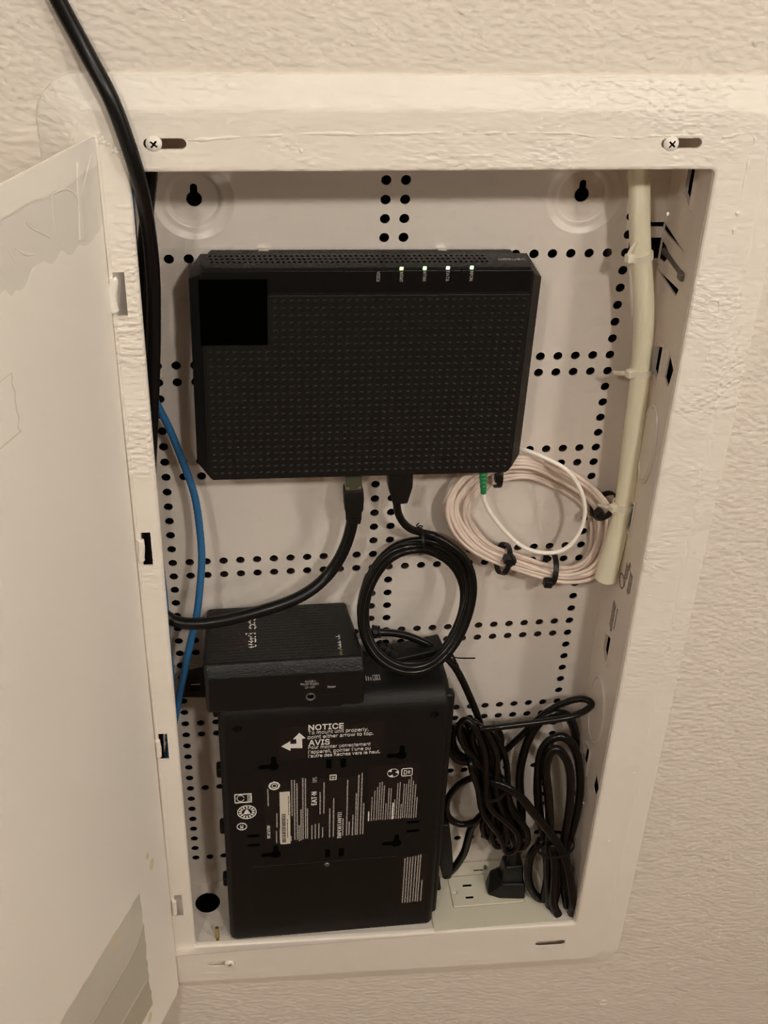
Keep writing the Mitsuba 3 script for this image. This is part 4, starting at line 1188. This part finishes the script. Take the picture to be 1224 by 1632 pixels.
add('cord', cord([(778, 1245, -0.050), (800, 1252, -0.0555), (822, 1264, -0.0575), (838, 1280, -0.0580), (857, 1304, -0.0585), (877, 1328, -0.0600), (893, 1353, -0.0625), (903, 1376, -0.0660), (910, 1412, -0.0690), (913, 1440, -0.0700), (912, 1460, -0.0680)], 0.0041, 14, 0.72), 'black_cord', True, lb)
add('cord', cord([(770, 1235, -0.032), (742, 1244, -0.030), (722, 1260, -0.0280), (712, 1280, -0.0270), (714, 1300, -0.0270), (728, 1312, -0.0280), (745, 1313, -0.0300), (775, 1300, -0.034)], 0.0030, 10), 'black_cord', True, lb)
add('cord', cord([(772, 1296, -0.034), (752, 1318, -0.029), (742, 1352, -0.0260), (732, 1372, -0.0250), (720, 1387, -0.0250), (708, 1396, -0.026)], 0.0036, 10), 'black_cord', True, lb)
add('cord', cord([(786, 1158, -0.022), (797, 1170, -0.0210), (798, 1190, -0.0210), (794, 1206, -0.0220)], 0.0030, 10), 'black_cord', True, lb)
add('tie', band(at(783, 1253, YB + 0.000), (0.25, 0, -1), 0.0125, 0.0155, 0.0030, 0.0012, (1, 0, 0)), 'black_dull', 40, lb)

# right flank adapter of the battery backup
ad = thing('power_adapter', 'narrow black adapter plug hanging at the right flank of the battery backup', 'adapter')
p0, p1 = at(704, 1292, -0.022), at(711, 1392, -0.022)
add('body', hullrings(p1, unit(p0 - p1), np.array([1., 0, 0]), [(0, 0.0040, 0.006), (0.02, 0.0062, 0.009), (0.05, 0.0060, 0.010), (0.075, 0.0050, 0.010)], 0.0018), 'black_dull', 30, ad)
add('prong', sweep(np.array([at(698, 1398, -0.05), at(699, 1416, -0.05)]), [0.0015, 0.0022], 10), 'black_dull', 30, ad)

# ================================================================== RIGHT CORD BUNDLE, WITH THE PLUG IN THE OUTLET
rb_ = thing('cord_bundle', 'black cord in tall loops in the lower right corner, its plug in the outlet', 'power cord')
pl = [(917, 1195, -0.026), (917, 1172, -0.0270), (911, 1150, -0.0280), (900, 1138, -0.0290), (880, 1138, -0.0300), (862, 1150, -0.0310), (846, 1172, -0.0315), (834, 1203, -0.0320), (828, 1240, -0.0330), (830, 1278, -0.0340), (831, 1310, -0.0345), (826, 1340, -0.0345), (818, 1362, -0.0345)]
add('cord', cord(pl, 0.0040, 12, 0.8), 'black_cord', True, rb_)
loops = [
    [(862, 1445, -0.052), (872, 1400, -0.050), (868, 1345, -0.048), (858, 1280, -0.046), (858, 1225, -0.044), (870, 1186, -0.043), (893, 1174, -0.043), (914, 1190, -0.043), (924, 1230, -0.044), (922, 1280, -0.046), (908, 1335, -0.048), (896, 1380, -0.052), (900, 1425, -0.056), (905, 1452, -0.060)],
    [(895, 1462, -0.062), (880, 1452, -0.060), (874, 1420, -0.058), (873, 1370, -0.056), (876, 1310, -0.054), (872, 1250, -0.053), (872, 1212, -0.052), (884, 1194, -0.051), (898, 1203, -0.051), (908, 1228, -0.051), (909, 1268, -0.052), (903, 1315, -0.053), (896, 1360, -0.055), (902, 1405, -0.058), (912, 1445, -0.064), (906, 1462, -0.066)],
    [(866, 1340, -0.048), (849, 1357, -0.0470), (842, 1384, -0.0470), (844, 1410, -0.0490), (858, 1431, -0.0510), (876, 1438, -0.0520)],
    [(900, 1350, -0.044), (906, 1390, -0.046), (914, 1420, -0.050), (908, 1450, -0.056), (893, 1456, -0.058), (884, 1440, -0.058), (892, 1400, -0.056), (884, 1350, -0.052)],
    [(880, 1345, -0.060), (884, 1400, -0.0640), (882, 1440, -0.0660), (890, 1458, -0.0680)]]
for L_ in loops:
    add('cord', cord(L_, 0.0038, 12, 0.85), 'black_cord', True, rb_)
add('tie', band(at(884, 1346, -0.053), (0.1, 0, -1), 0.0165, 0.0135, 0.0030, 0.0012, (1, 0, 0)), 'black_dull', 40, rb_)
add('tie', cord([(916, 1262, -0.040), (924, 1285, -0.036), (931, 1310, -0.034), (933, 1330, -0.036), (927, 1322, -0.040), (918, 1296, -0.042)], 0.0006, 6), 'black_dull', True, rb_)
# the plug
pb = at_z(812, 1414, ZB + 0.0026)
neck = at(817, 1366, -0.0345)
pbx = np.array([0.1245, -0.0345, ZB + 0.0030])
upv = np.array([0, 0, 1.])
add('plug', m3.Manifold.batch_boolean([
    m3.Manifold.batch_hull([m3.Manifold.sphere(0.0022, 10).translate((pbx[0] + x, pbx[1] + y, pbx[2] + 0.0022)) for x, y in ((-0.0165, 0.005), (-0.0165, -0.006), (-0.008, -0.0105), (0.0125, -0.0130), (0.0125, 0.0115), (-0.006, 0.0115))]
                           + [m3.Manifold.sphere(0.0022, 10).translate((pbx[0] + x, pbx[1] + y, pbx[2] + 0.0150)) for x, y in ((-0.0135, 0.006), (-0.006, -0.0085), (0.0120, -0.0100), (0.0120, 0.010), (-0.004, 0.010))]),
    m3.Manifold.batch_hull([m3.Manifold.sphere(0.0022, 10).translate((pbx[0] + x, pbx[1] + y, pbx[2] + z)) for x, y, z in ((-0.005, -0.006, 0.013), (0.0115, -0.007, 0.013), (0.0115, 0.008, 0.013), (-0.005, 0.008, 0.013), (-0.0035, -0.005, 0.034), (0.0095, -0.005, 0.034), (0.0095, 0.006, 0.034), (-0.0035, 0.006, 0.034))])], m3.OpType.Add), 'black_plastic', 30, rb_, label='three-prong plug standing in the outlet')
add('strain_relief', sweep(np.array([pbx + [0.003, 0.0005, 0.032], pbx + [0.0035, 0.0005, 0.044], pbx + [0.0035, 0.001, 0.056]]), [0.0068, 0.0062, 0.0048], 14, 0.8), 'black_dull', 30, rb_)
